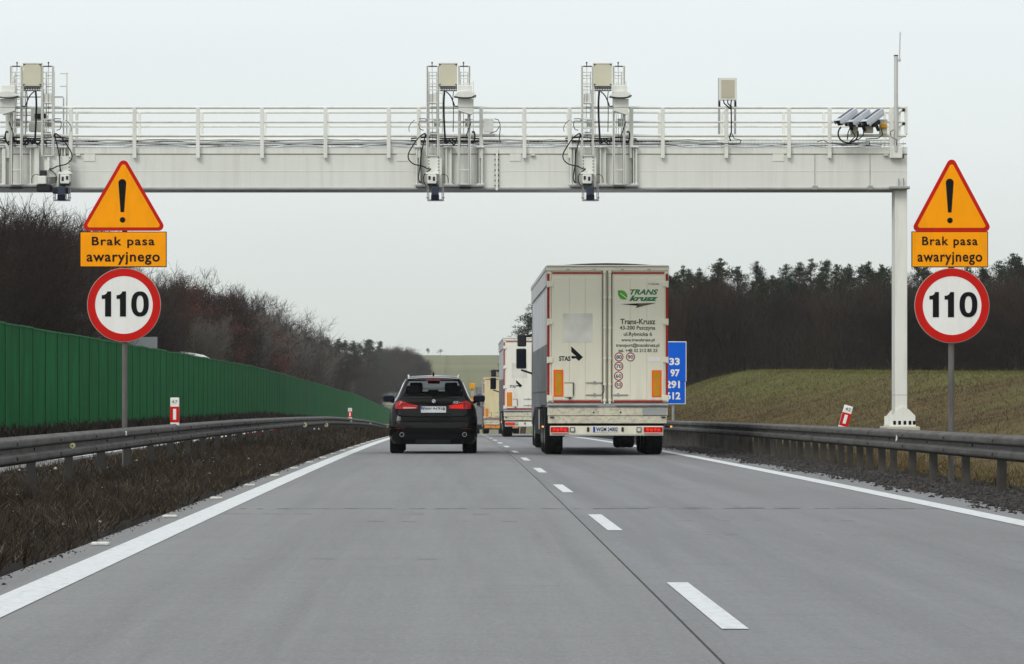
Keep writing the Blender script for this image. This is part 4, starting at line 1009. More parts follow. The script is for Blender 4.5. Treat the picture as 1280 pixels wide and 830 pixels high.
# column
cx0, cx1 = gx(1119.6), gx(1135)
mb = MB(); mb.bevbox(cx0, cx1, .10, .62, gz(533), gz(236.9), .02); col = mb.build('column', 'gwhite', gan)
MB().box(cx0 - .002, cx1 + .002, .098, .622, gz(494), gz(493.4)).build('column_seam', 'galv', col)
mb = MB(); P_ = [(1112.5, 533), (1144.5, 533), (1144.5, 519.8), (1136.4, 511.6), (1131, 509.2), (1127, 509.2), (1122, 512), (1115.6, 519.8), (1112.5, 521)]
for yy in (.04, .86): mb.prism([(gx(a_), gz(b_)) for a_, b_ in P_][::-1], yy, yy + .05)
mb.box(gx(1112), gx(1145), .02, .93, gz(533), gz(531)); mb.build('base_shoe', 'gwhite', gan)
for px_ in (1118.5, 1124.8, 1131.4, 1137.8, 1143): MB().bevbox(gx(px_ - 1.7), gx(px_ + 1.7 if px_ < 1140 else px_ + 1.4), .03, .045, gz(532), gz(526), .012).build('stiffener_slot', 'black', gan)
MB().bevbox(gx(1108), gx(1149), -.15, 1.1, -.5, gz(533), .03).build('plinth', 'concrete', gan)
# column head clamps
mb = MB(); mb.bevbox(gx(1112), gx(1137), -.06, 1.05, gz(236), gz(233), .01); mb.tube((gx(1111), -.09, gz(235)), (gx(1136), -.09, gz(235)), .035, 8)
for px_ in (1123, 1129): mb.tube((gx(px_), -.05, gz(234)), (gx(px_), -.05, gz(223)), .012, 6)
mb.build('head_clamp', 'galv', gan)
mb = MB(); mb.bevbox(gx(1114), gx(1127), -.14, 0, gz(198), gz(184.5), .01); mb.bevbox(gx(1118), gx(1126), -.12, 0, gz(188), gz(180), .01); mb.build('end_box', 'gwhite', gan)
MB().tube((gx(1127), -.1, gz(195.5)), (gx(1128.6), -.1, gz(195.5)), .05, 10).build('end_knob', 'dark', gan)
# left leg beyond the frame
MB().bevbox(gx(-90), gx(-70), .10, .85, -.3, gz(236.9), .02).build('column', 'gwhite', gan)

# mast, whip aerial
t = thing('aerial_mast', (gx(1119), GD - .12, gz(184)), 'thin mast with a whip aerial above the right end of the gantry', 'aerial')
hz = lambda p: gz(p) - gz(184)
MB().tube((0, 0, -.1), (0, 0, hz(71)), .042, 10).build('mast', 'alu', t)
mb = MB(); mb.tube((.07, 0, hz(78)), (.085, 0, hz(41)), .012, 6); mb.bevbox(.0, .1, -.02, .02, hz(77), hz(74), .006); mb.build('whip', 'alu', t)
MB().tube((0, 0, hz(71)), (0, 0, hz(69.6)), .045, 10).build('mast_cap', 'dark', t)

# cabinet on its own stand
t = thing('antenna_cabinet', (gx(909), GD - .05, gz(134)), 'lone cream panel on two legs above the gantry railing', 'panel')
hz = lambda p: gz(p) - gz(134); hx = lambda p: (p - 909) / GS
MB().bevbox(hx(898), hx(920.6), -.05, .08, hz(125.6), hz(97.6), .008).build('panel_case', 'gwhite', t)
MB().box(hx(901), hx(917.6), -.058, -.048, hz(123), hz(100.4)).build('panel_face', 'cream_d', t)
for p in (898.6, 918.6):
    MB().bevbox(hx(p) - .02, hx(p) + .02, -.03, .03, hz(168), hz(98), .005).build('leg', 'galv', t)
    MB().bevbox(hx(p) - .015, hx(p) + .025, -.04, .04, hz(134), hz(127), .005).build('leg_clamp', 'dark', t)
mb = MB()
for off in (-3.4, 0, 3):
    mb.path([(hx(909 + off * 1.6), -.07, hz(125.6)), (hx(909 + off * 1.3), -.09, hz(130)), (hx(913.2), -.09, hz(134 + abs(off))), (hx(913.4), -.09, hz(145)), (hx(913.5), -.09, hz(165)), (hx(911), -.1, hz(173)), (hx(913), -.1, hz(177))], .013, 6)
mb.path([(hx(913.4), -.09, hz(166)), (hx(917), -.1, hz(174)), (hx(926), -.1, hz(176)), (hx(924), -.1, hz(180)), (hx(905), -.1, hz(180)), (hx(895), -.1, hz(179))], .008, 5)
mb.build('cable', 'cable', t)

# small junction box
t = thing('junction_box', (gx(610.5), GD - .1, gz(166)), 'small pale junction box on the gantry railing between two sensor rigs', 'box')
MB().bevbox(-.10, .10, -.08, .02, 0, gz(149) - gz(166), .01).build('case', 'gpanel', t)
mb = MB(); mb.box(-.13, .13, -.09, .03, -.07, -.03); mb.build('bracket', 'galv', t)
mb = MB(); mb.path([(.02, -.05, -.03), (.16, -.06, .02), (.24, -.06, .14), (.20, -.06, .25), (.12, -.06, .27)], .008, 5); mb.path([(.24, -.06, .1), (.22, -.06, -.1), (.24, -.06, -.22)], .009, 5); mb.build('cable', 'cable', t)

# three camera housings at the right end
proto = None
for k, (px_, py_, lab) in enumerate(((1056, 148, 'leftmost of the three grey cameras at the right end of the gantry'), (1072, 149.5, 'middle one of the three grey cameras at the right end of the gantry'), (1089, 149, 'rightmost of the three grey cameras at the right end of the gantry'))):
    if proto is None:
        t = thing('traffic_camera', (gx(px_), GD - .35, gz(py_)), lab, 'camera', 'cameras at the end of the gantry')
        t.rotation_euler = (R(30), 0, R(-52))
        # housing pointing to local -y (towards traffic), sunshield on top
        MB().bevbox(-.085, .085, -.28, .30, -.085, .075, .02).build('housing', 'camgrey', t)
        MB().bevbox(-.10, .10, -.36, .30, .078, .09, .004).box(-.102, -.094, -.34, .30, -.02, .085).box(.094, .102, -.34, .30, -.02, .085).build('sunshield', 'camgrey', t)
        MB().box(-.055, .055, -.25, .28, .091, .094).build('shield_stripe', 'camblue', t)
        MB().bevbox(-.075, .075, -.30, -.27, -.075, .06, .01).build('front_glass', 'blackgloss', t)
        MB().bevbox(-.07, .07, -.10, .10, -.20, -.08, .02).tube((0, 0, -.2), (0, 0, -.34), .04, 8).build('mount', 'dark', t)
        t.scale = (.86, .86, .86); proto = t
    else:
        t = copy_tree(proto); t.location = (gx(px_), GD - .35, gz(py_)); t['label'] = lab
t = thing('camera_bracket', (gx(1075), GD - .1, gz(168)), 'pale boxes and looped black cables under the three cameras', 'bracket')
bx = lambda p: (p - 1075) / GS
bz = lambda p: gz(p) - gz(168)
for a_, b_, c_, d_ in ((1062, 1071, 168, 159), (1079, 1090, 167, 158)): MB().bevbox(bx(a_), bx(b_), -.12, .02, bz(c_), bz(d_), .01).build('box', 'cream', t)
MB().bevbox(bx(1098), bx(1108), -.06, .02, bz(168), bz(150), .008).build('box', 'cream', t)
MB().bevbox(bx(1098), bx(1107), -.12, -.06, bz(161), bz(156), .02).build('socket', 'ochre', t)
mb = MB(); loop = [(bx(1056.5 + 12 * math.cos(a_) if False else 1058 + 12.5 * math.cos(a_)), -.2, bz(168.5 - 11.5 * math.sin(a_))) for a_ in [math.pi * (.75 + 1.35 * i / 14) for i in range(15)]]
mb.path(loop, .016, 6)
mb.path([(bx(1062), -.2, bz(158)), (bx(1058), -.2, bz(167)), (bx(1057), -.2, bz(176))], .012, 5); mb.path([(bx(1060), -.2, bz(160)), (bx(1067), -.2, bz(172)), (bx(1060), -.2, bz(179))], .010, 5)
mb.path([(bx(1077), -.2, bz(160)), (bx(1077), -.2, bz(170)), (bx(1072), -.2, bz(175)), (bx(1060), -.2, bz(179))], .011, 5)
mb.path([(bx(1100), -.12, bz(162)), (bx(1101), -.15, bz(170)), (bx(1096), -.15, bz(174)), (bx(1080), -.15, bz(175))], .010, 5)
mb.path([(bx(1116), -.1, bz(163)), (bx(1111), -.12, bz(166)), (bx(1112), -.12, bz(172)), (bx(1119), -.12, bz(176)), (bx(1119), -.1, bz(183))], .007, 5)
mb.path([(bx(1020), -.1, bz(178)), (bx(1028), -.1, bz(176)), (bx(1034), -.1, bz(180)), (bx(1045), -.1, bz(180)), (bx(1056), -.1, bz(181)), (bx(1085), -.1, bz(178)), (bx(1086), -.1, bz(182)), (bx(1050), -.1, bz(183))], .008, 5)
mb.build('cable', 'cable', t)

# sensor rigs
def rig(xp, label, mir=1, camshift=0, hoodshift=0):
    """drawn from a close view of the middle rig: crop pixel (x, y), 0.229 photo pixels each"""
    q = .229 / GS; x0 = 262
    t = thing('sensor_rig', (gx(xp), GD, 0), label, 'sensor rig', 'sensor rigs on the toll gantry')
    X_ = lambda c, sh=0: mir * ((c - x0) * q) + sh / GS
    Z_ = lambda c: gz(70 + c * .229)
    def bb(mb, a_, b_, c_, d_, y0, y1, bev=.006, sh=0):
        xa, xb = sorted((X_(a_, sh), X_(b_, sh))); mb.bevbox(xa, xb, y0, y1, Z_(d_), Z_(c_), bev); return mb
    # two ladder masts
    for (u0, u1, zt, zb, rungs) in ((150, 209, 60, 548, (95, 128, 158, 190, 262, 350, 400, 430)), (322, 379, 60, 702, (95, 128, 158, 190, 395, 430, 625))):
        mb = MB()
        for u in (u0, u1):
            for du in (-3.6, 3.6): bb(mb, u + du - 2.2, u + du + 2.2, zt, zb, -.28, -.20, .003)
            bb(mb, u - 3, u + 3, zt, zb, -.225, -.205, .003)
        bb(mb, u0 - 5, u1 + 5, zb, zb + 4, -.27, -.20, .003)
        ms = mb.build('mast', 'gwhite', t)
        b2 = MB()
        for u in (u0, u1): bb(b2, u - 1.2, u + 1.2, zt, zb, -.232, -.228, .0005); bb(b2, u + (5.8 if u == u0 else -7.4), u + (7.4 if u == u0 else -5.8), zt + 130, zb, -.21, -.17, .0005)
        b2.build('mast_shade_strip', 'seal_shade', ms)  # dark strips paint shade into the slots and beside the uprights
        for r_ in rungs:
            b2 = MB(); bb(b2, u0, u1, r_ - 2.5, r_ + 2.5, -.25, -.21, .003); b2.build('rung', 'gwhite', ms)
        b2 = MB()
        for u in (u0 + 26, u1 + 22): bb(b2, u - 2.2, u + 2.2, zt + 60, 500, .62, .66, .003)
        for r_ in (130, 185, 240, 330, 410): bb(b2, u0 + 26, u1 + 22, r_, r_ + 4, .62, .65, .003)
        b2.build('far_frame', 'gwhite', t)
        bb(MB(), u0 + 34, u1 + 10, 330, 372, .5, .62, .01).build('relay_box', 'galv', t)
        # rear frame of the mast
        b2 = MB()
        for u in (u0 + 8, u1 - 8): bb(b2, u - 3, u + 3, zt + 20, 500, .18, .22, .003)
        for r_ in (100, 160, 230, 300): bb(b2, u0 + 8, u1 - 8, r_, r_ + 4, .18, .22, .003)
        b2.build('rear_frame', 'alu', t)
        b2 = MB(); m_ = (u0 + u1) / 2 - 4; b2.tube((X_(m_), -.23, Z_(zt + 4)), (X_(m_), -.23, Z_(38)), .010, 6); bb(b2, m_ - 5, m_ + 5, 41, 46, -.24, -.22, .003); b2.build('lightning_pin', 'dark', ms)
        b2 = MB(); bb(b2, u0 + 3, u1 - 3, zt, zt + 5, -.26, -.20, .003); b2.path([(X_(m_), -.24, Z_(zt)), (X_(m_ + 2), -.24, Z_(200)), (X_(m_ - 1), -.24, Z_(300)), (X_(m_ + 3), -.24, Z_(470))], .005, 4); b2.build('mast_wire', 'cable', ms)
    # equipment cabinet
    c_ = bb(MB(), 214, 311, 50, 172, -.30, -.12, .012).build('cabinet', 'cream', t)
    bb(MB(), 210, 315, 45, 51, -.31, -.12, .004).build('cabinet_top', 'gwhite', c_)
    b2 = MB()
    for a_, z_ in ((214, 52), (300, 52), (214, 160), (300, 160)): bb(b2, a_, a_ + 10, z_, z_ + 4, -.306, -.30, .001); bb(b2, a_ + (0 if a_ < 250 else 7), a_ + (3 if a_ < 250 else 10), z_, z_ + 12, -.306, -.30, .001)
    b2.build('corner_clip', 'dark', c_)
    b2 = bb(MB(), 216, 311, 174, 184, -.26, -.14, .004); bb(b2, 216, 311, 190, 196, -.26, -.14, .004); b2.build('cable_tray', 'galv', t)
    b2 = MB()
    for a_ in range(224, 306, 9): bb(b2, a_, a_ + 3.5, 176, 195, -.27, -.24, .002)
    b2.build('cable_gland', 'cable', t)
    # hooded antenna
    h = bb(MB(), 315, 390, 172, 212, -.55, -.22, .02, sh=hoodshift).build('antenna_head', 'gwhite', t)
    b2 = MB(); n = 10; pr = []
    for i in range(n + 1): u = -1 + 2 * i / n; pr.append((X_(355 + 60 * u, hoodshift), Z_(212 + (8 if i in (0, n) else 0) + 18 * u * u * (1 if u < 0 else .7) - 4)))
    pr2 = [(X_(355 + 60 * (1 - 2 * i / n), hoodshift), Z_(240 - 8 * (1 - 2 * i / n) ** 2)) for i in range(n + 1)]
    pg = pr + pr2
    if mir < 0: pg = pg[::-1]
    b2.prism(pg, -.62, -.2); b2.build('hood', 'gwhite', h)
    b2 = MB(); P0 = [(X_(295 + 12 * i, hoodshift), -.625, Z_(237 + 6 * (1 - (i / 5 - 1) ** 2) - (6 if i > 8 else 0))) for i in range(11)]; b2.path(P0, .012, 6); b2.build('hood_rim', 'dark', h)
    b2 = MB(); pg = [(X_(a_, hoodshift), Z_(z_)) for a_, z_ in [(318, 244), (400, 246), (400, 292), (398, 320), (386, 330), (320, 310)]]
    b2.prism(pg if mir < 0 else pg[::-1], -.5, -.24); b2.build('antenna_base', 'gpanel', h)
    bb(MB(), 318, 400, 290, 293, -.505, -.24, .002, sh=hoodshift).build('base_seam', 'galv', h)
    # channel frames bolted to the beam
    for u in (98, 263, 436):
        b2 = MB(); wch = 11 if u != 263 else 15
        bb(b2, u - wch, u - wch + 8, 500, 703, -.12, -.005, .004); bb(b2, u + wch - 8 + 4, u + wch + 4, 500, 703, -.12, -.005, .004)
        bb(b2, u - wch, u + wch + 4, 500, 703, -.05, -.008, .004)
        bb(b2, u - wch - 8, u + wch + 12, 496, 502, -.16, -.02, .003); bb(b2, u - wch - 8, u + wch + 12, 699, 706, -.16, -.02, .003)
        b2.build('channel_frame', 'gwhite', t)
    bb(MB(), 112, 116, 505, 697, -.13, -.12, .001).build('channel_slot', 'dark', t)
    bb(MB(), 424, 428, 505, 697, -.13, -.12, .001).build('channel_slot', 'dark', t)
    bb(MB(), 86, 458, 704, 716, -.18, .3, .008).build('bottom_rail', 'galv', t)
    bb(MB(), 325, 388, 716, 726, -.2, -.02, .006).build('foot_plate', 'dark', t)
    bb(MB(), 120, 250, 505, 690, -.012, -.002, .002).build('backing_plate', 'gpanel', t)
    # lower bracket and downward scanner
    b2 = bb(MB(), 153, 215, 552, 640, -.24, -.17, .006, camshift); b2.build('bracket_plate', 'gwhite', t)
    b2 = MB()
    for i in range(5):
        for u in (158, 210): b2.disc(X_(u, camshift), Z_(560 + i * 17), .012, -.25, -.238, 8)
    b2.build('bracket_bolt', 'dark', t)
    bb(MB(), 140, 213, 642, 652, -.42, -.18, .006, camshift).build('scanner_shelf', 'gwhite', t)
    sc = bb(MB(), 150, 200, 655, 705, -.50, -.2, .02, camshift).build('scanner', 'gwhite', t)
    b2 = MB(); bb(b2, 156, 168, 664, 684, -.51, -.5, .003, camshift); bb(b2, 180, 192, 668, 690, -.51, -.5, .003, camshift); bb(b2, 150, 205, 690, 712, -.48, -.2, .01, camshift); b2.build('scanner_port', 'dark', sc)
    bb(MB(), 214, 228, 560, 720, -.22, -.16, .006, camshift).build('side_strap', 'gwhite', t)
    b2 = bb(MB(), 172, 212, 722, 768, -.56, -.22, .015, camshift); b2.build('camera_body', 'camblue', t)
    bb(MB(), 170, 214, 766, 796, -.55, -.23, .015, camshift).build('camera_lens', 'blackgloss', t)
    b2 = MB()
    for u in (150, 158, 230, 238): b2.tube((X_(u, camshift), -.35, Z_(700)), (X_(u, camshift), -.35, Z_(788)), .010, 6)
    bb(b2, 150, 240, 788, 797, -.42, -.28, .004, camshift); bb(b2, 144, 162, 776, 782, -.38, -.32, .004, camshift); bb(b2, 228, 244, 776, 782, -.38, -.32, .004, camshift); b2.build('guard_frame', 'galv', t)
    # cables
    def cab(pts, r, y=-.3, sh=0):
        # smooth a polyline
        b3 = MB(); P = [Vector((X_(a_, sh), y, Z_(b_))) for a_, b_ in pts]; o_ = []
        for i in range(len(P) - 1):
            p0, p1, p2, p3 = P[max(i - 1, 0)], P[i], P[i + 1], P[min(i + 2, len(P) - 1)]
            for k in range(5):
                u = k / 5; o_.append(.5 * ((2 * p1) + (-p0 + p2) * u + (2 * p0 - 5 * p1 + 4 * p2 - p3) * u * u + (-p0 + 3 * p1 - 3 * p2 + p3) * u ** 3))
        o_.append(P[-1]); b3.path(o_, r, 6); b3.build('cable', 'cable', t)
    cab([(243, 198), (239, 260), (240, 340), (244, 420), (248, 465), (262, 480)], .020)
    cab([(250, 200), (275, 225), (292, 262), (300, 282), (316, 280)], .012); cab([(292, 200), (288, 250), (292, 300), (290, 420)], .008)
    cab([(135, 428), (100, 455), (62, 510), (46, 545), (52, 575), (80, 597), (125, 607), (150, 620), (170, 622)], .012)
    cab([(140, 432), (130, 480), (116, 540), (110, 610), (102, 670), (112, 700)], .012); cab([(135, 428), (142, 440), (140, 450)], .018)
    cab([(168, 625), (145, 640), (130, 665), (134, 700), (150, 715)], .010); cab([(225, 655), (245, 652), (262, 668), (264, 698)], .006)
    cab([(52, 420), (50, 395), (65, 370), (82, 356)], .006); cab([(105, 350), (140, 350), (140, 362), (110, 362), (104, 380), (110, 405), (130, 412)], .008)
    cab([(392, 425), (402, 418), (408, 440), (404, 470), (396, 482), (388, 470)], .016); cab([(388, 365), (372, 410), (360, 450), (362, 480)], .009)
    for (a_, z_) in ((250, 470), (262, 462), (280, 466), (292, 478), (300, 462)): cab([(a_ - 8, z_), (a_, z_ + 14), (a_ + 10, z_ + 2), (a_ + 2, z_ - 8)], .014)
    cab([(60, 452), (150, 446), (250, 452), (360, 448), (450, 455)], .014, -.08); cab([(60, 462), (150, 466), (250, 460), (360, 468), (450, 462)], .012, -.08)
    bb(MB(), 160, 200, 212, 268, -.22, -.16, .008).build('small_box', 'gpanel', t)
    bb(MB(), 164, 200, 418, 450, -.22, -.16, .008).build('small_box', 'galv', t)
    return t
r2 = rig(560.0, 'middle sensor rig on the gantry, just left of the junction box', 1)
r3 = copy_tree(r2); r3.location = (gx(752.6), GD, 0); r3['label'] = 'right sensor rig of the gantry, above the nearest lorry'
rl = rig(42.5, 'left sensor rig at the picture edge, above the left road sign', -1, camshift=22, hoodshift=-7)

lx = lambda p: (p - 42.5) / GS
def lb(name, m, a_, b_, c_, d_, y0, y1, bev=.006): return MB().bevbox(lx(a_), lx(b_), y0, y1, gz(d_), gz(c_), bev).build(name, m, rl)
lb('far_frame', 'gwhite', 79, 80.6, 88, 190, .5, .56); lb('far_frame', 'gwhite', 71, 80.6, 88, 89.4, .5, .56); lb('far_frame', 'gwhite', 71, 80, 104, 105.4, .5, .56)
for q_ in (24, 28, 14, 76): lb('far_frame', 'alu', q_, q_ + 1.6, 92 if q_ < 70 else 120, 186, .35, .41)
lb('antenna_base', 'gpanel', 34, 53, 153, 163, .2, .5, .02); lb('antenna_head', 'gpanel', 36, 50, 131, 150, .3, .55, .02); lb('hood', 'dark', 42, 56, 141, 147, .15, .5, .02)
lb('scanner', 'gwhite', 51, 61, 222, 232, -.5, -.1, .02); lb('scanner_port', 'dark', 49, 66, 232, 241, -.46, -.1, .02); lb('bracket_plate', 'gwhite', 57, 75, 196, 222, -.2, -.12)
lb('side_strap', 'gwhite', 61, 64, 198, 214, -.3, -.2); lb('bracket_bolt', 'dark', 52, 60, 214, 220, -.3, -.2); lb('camera_body', 'dark', 68, 88, 236, 243, -.4, -.1, .02)
lb('far_frame', 'alu', 0, 76, 118, 119.6, .4, .46); lb('far_frame', 'alu', 8, 40, 141, 142.6, .4, .46); lb('channel_frame', 'gwhite', 4, 8, 186, 234, -.14, -.02); lb('channel_frame', 'gwhite', 44, 50, 186, 234, -.14, -.02)
for q_ in range(5): MB().path([(lx(6 + q_ * 9), -.12, gz(172 + q_ % 3 * 3)), (lx(12 + q_ * 9), -.14, gz(182 - q_ % 2 * 4)), (lx(18 + q_ * 9), -.12, gz(174 + q_ % 2 * 5)), (lx(24 + q_ * 9), -.13, gz(181))], .014, 6).build('cable', 'cable', rl)

# ------------------------------------------------------------------ green noise wall
wall = thing('noise_barrier', (0, 0, 0), 'long green corrugated noise wall along the opposite carriageway', 'noise wall')
WY = [85, 274, 400, 520, 700, 840]; WX = [-16.1, -16.05, -15.3, -14.6, -14.0, -13.5]; WT = [3.80, 3.74, 2.78, 1.80, -.45, -1.95]
L = 4.0; HW = 4.6
mb = MB(); n = 13; pts = []
for i in range(n):
    y0 = L * i / n; d = L / n
    pts += [(0, y0), (0, y0 + d * .30), (-.08, y0 + d * .42), (-.08, y0 + d * .88), (0, y0 + d)]
fr = []; 
for a_, b_ in zip(pts[:-1], pts[1:]):
    if abs(a_[1] - b_[1]) < 1e-6: continue
    mb.add([(a_[0], a_[1], -HW), (b_[0], b_[1], -HW), (b_[0], b_[1], 0), (a_[0], a_[1], 0)], [(0, 1, 2, 3)])
    mb.add([(-.16, a_[1], -HW), (-.16, b_[1], -HW), (-.16, b_[1], 0), (-.16, a_[1], 0)], [(3, 2, 1, 0)])
mb.box(-.165, .03, 0, L, .0, .06)
pm = None; y = 85.; k = 0
while y < 838 and k < 188:
    xa, xb = np.interp(y, WY, WX), np.interp(y + L, WY, WX); za, zb = np.interp(y, WY, WT), np.interp(y + L, WY, WT)
    if pm is None: o = mb.build('panel', 'green', wall, fixn=False); pm = o.data
    else: o = bpy.data.objects.new('panel', pm); COL.objects.link(o); o.parent = wall
    o.location = (xa, y, za + rnd.uniform(-.025, .025)); o.rotation_euler = (math.atan2(zb - za, L), 0, -math.atan2(xb - xa, L))
    if y < 320:
        if k == 0: b2 = MB(); b2.bevbox(-.12, .035, -.05, .05, -HW, .05, .01); po = b2.build('post', 'green_d', wall); pk = po.data
        else: po = bpy.data.objects.new('post', pk); COL.objects.link(po); po.parent = wall
        po.location = (xa, y, za)
    y += L; k += 1

# far parapet with blue-grey screen beyond the wall
t = thing('bridge_parapet', (-22, 880, -1.0), 'distant pale parapet with a blue-grey screen beyond the end of the green wall', 'bridge')
MB().box(-12, 13, 0, .6, .75, 1.35).build('deck_edge', 'concrete', t)
for i in range(10): MB().bevbox(-12 + 2.5 * i + .05, -12 + 2.5 * (i + 1) - .05, .1, .2, 1.36, 3.9, .02).build('screen_panel', 'screen', t)
for i in range(11): MB().box(-12 + 2.5 * i - .05, -12 + 2.5 * i + .05, .05, .25, 1.36, 4.0).build('screen_post', 'galv', t)
for x_ in (-11, 0, 12): MB().box(x_ - .5, x_ + .5, .1, .5, -9, .75).build('pier', 'concrete', t)

# ------------------------------------------------------------------ trees
def seg_mesh(name, segs, m, n=3):
    """segs: list of (p0, p1, r0, r1) -> open prisms in one mesh"""
    A = np.array([s_[0] for s_ in segs]); B = np.array([s_[1] for s_ in segs]); r0 = np.array([s_[2] for s_ in segs]); r1 = np.array([s_[3] for s_ in segs])
    d = B - A; d /= np.linalg.norm(d, axis=1)[:, None] + 1e-9
    up = np.where(np.abs(d[:, 2:3]) > .9, np.array([[1., 0, 0]]), np.array([[0, 0, 1.]])); u = np.cross(d, up); u /= np.linalg.norm(u, axis=1)[:, None]; v = np.cross(d, u)
    V = []
    for P, r in ((A, r0), (B, r1)):
        for i in range(n):
            a_ = 2 * math.pi * i / n; V.append(P + (u * math.cos(a_) + v * math.sin(a_)) * r[:, None])
    V = np.stack(V, 1); k = len(segs); base = (np.arange(k) * 2 * n)[:, None]
    Fl = [base + np.array([[i, (i + 1) % n, n + (i + 1) % n, n + i]]) for i in range(n)]
    me_o = np_mesh(name, V.reshape(-1, 3), np.concatenate(Fl), m); me = me_o.data; bpy.data.objects.remove(me_o); return me
def bare_tree(seed, H=10., spread=1.0, dens=1.0, first=.24):
    r = np.random.RandomState(seed); trunk = []; crown = []
    def grow(p, d, L, rad, lev):
        ns = 3 if lev < 2 else 2
        for i in range(ns):
            d2 = d + r.normal(0, .10 + .04 * lev, 3); d2[2] += .05; d2 /= np.linalg.norm(d2); q = p + d2 * L / ns
            ra = rad * (1 - .35 * i / ns); rb = rad * (1 - .35 * (i + 1) / ns)
            (trunk if lev < 2 else crown).append((p, q, ra, rb))
            if lev in (1, 2, 3) and i < ns - 1 or (lev == 0 and i == 1):
                side(q, d2, L, rb, lev)
            p, d = q, d2
        if lev < 5:
            nc = 3 if lev < 3 else (3 if r.rand() < dens * .7 else 2)
            if lev == 0: nc = 4
            for _ in range(nc):
                side(p, d, L, rad * .65, lev, end=True)
    def side(p, d, L, rad, lev, end=False):
        ax = r.normal(0, 1, 3); ax -= d * ax.dot(d); ax /= np.linalg.norm(ax)
        an = r.uniform(.3, .75) * spread; nd = d * math.cos(an) + ax * math.sin(an); nd[2] += .12; nd /= np.linalg.norm(nd)
        grow(p, nd, L * r.uniform(.62, .84), max(rad * .64, .010), lev + 1)
    grow(np.zeros(3), np.array([0, 0, 1.]), H * first, H * .019, 0)
    T_ = trunk; C_ = crown
    top = max(s_[1][2] for s_ in C_); k = H / top
    m_ = len(C_)
    for j in r.randint(0, m_, 4200):                # fine outer twigs
        a_, b_, q0, q1 = C_[j]
        if q1 > .03: continue
        d = (b_ - a_); d /= np.linalg.norm(d) + 1e-9; p = a_ + (b_ - a_) * r.rand(); d = d + r.normal(0, .55, 3); d[2] += .15; d /= np.linalg.norm(d)
        C_.append((p, p + d * r.uniform(.18, .5), .007, .004))
    f = lambda S_: [(a_ * k, b_ * k, c_, d_) for a_, b_, c_, d_ in S_]
    return f(T_), f(C_)
def crown_leaves(segs, n, size, seed, low=0):
    """small leaf faces hung near branch ends"""
    r = np.random.RandomState(seed); E = np.array([s_[1] for s_ in segs]); P = E[r.randint(0, len(E), n)] + r.normal(0, .12, (n, 3))
    a_ = r.normal(0, 1, (n, 3)); a_ /= np.linalg.norm(a_, axis=1)[:, None]; b_ = np.cross(a_, r.normal(0, 1, (n, 3))); b_ /= np.linalg.norm(b_, axis=1)[:, None]
    s_ = size * r.uniform(.6, 1.4, (n, 1)); V = np.stack([P - a_ * s_, P + a_ * s_, P + b_ * s_ * 1.3], 1)
    return V.reshape(-1, 3), np.arange(3 * n).reshape(-1, 3)
PROTO = {'bare': [], 'pale': [], 'red': [], 'pine': [], 'slim': []}
for s_ in range(6):
    T_, C_ = bare_tree(100 + s_, 10, 1.0 + .1 * (s_ % 3)); PROTO['bare'].append((seg_mesh('trunk', T_, 'twig', 5), seg_mesh('crown', C_, 'twig', 3)))
for s_ in range(2):
    T_, C_ = bare_tree(200 + s_, 10, .8); PROTO['pale'].append((seg_mesh('trunk', T_, 'twig_pale', 5), seg_mesh('crown', C_, 'twig_pale', 3)))
for s_ in range(2):
    T_, C_ = bare_tree(250 + s_, 10, .62, first=.3); PROTO['slim'].append((seg_mesh('trunk', T_, 'twig', 5), seg_mesh('crown', C_, 'twig', 3)))
T_, C_ = bare_tree(300, 10, 1.1); me = seg_mesh('crown', C_, 'twig', 3)
Vl, Fl = crown_leaves(C_, 20000, .07, 5); ob = np_mesh('x', Vl, Fl, 'twig_red'); bm = bmesh.new(); bm.from_mesh(me); 
for f_ in bm.faces: f_.material_index = 0
nf = len(bm.faces); bm.from_mesh(ob.data); bm.faces.ensure_lookup_table()
for f_ in bm.faces[nf:]: f_.material_index = 1
me.materials.append(M['twig_red']); bm.to_mesh(me); bm.free(); bpy.data.objects.remove(ob)
PROTO['red'].append((seg_mesh('trunk', T_, 'twig', 5), me))
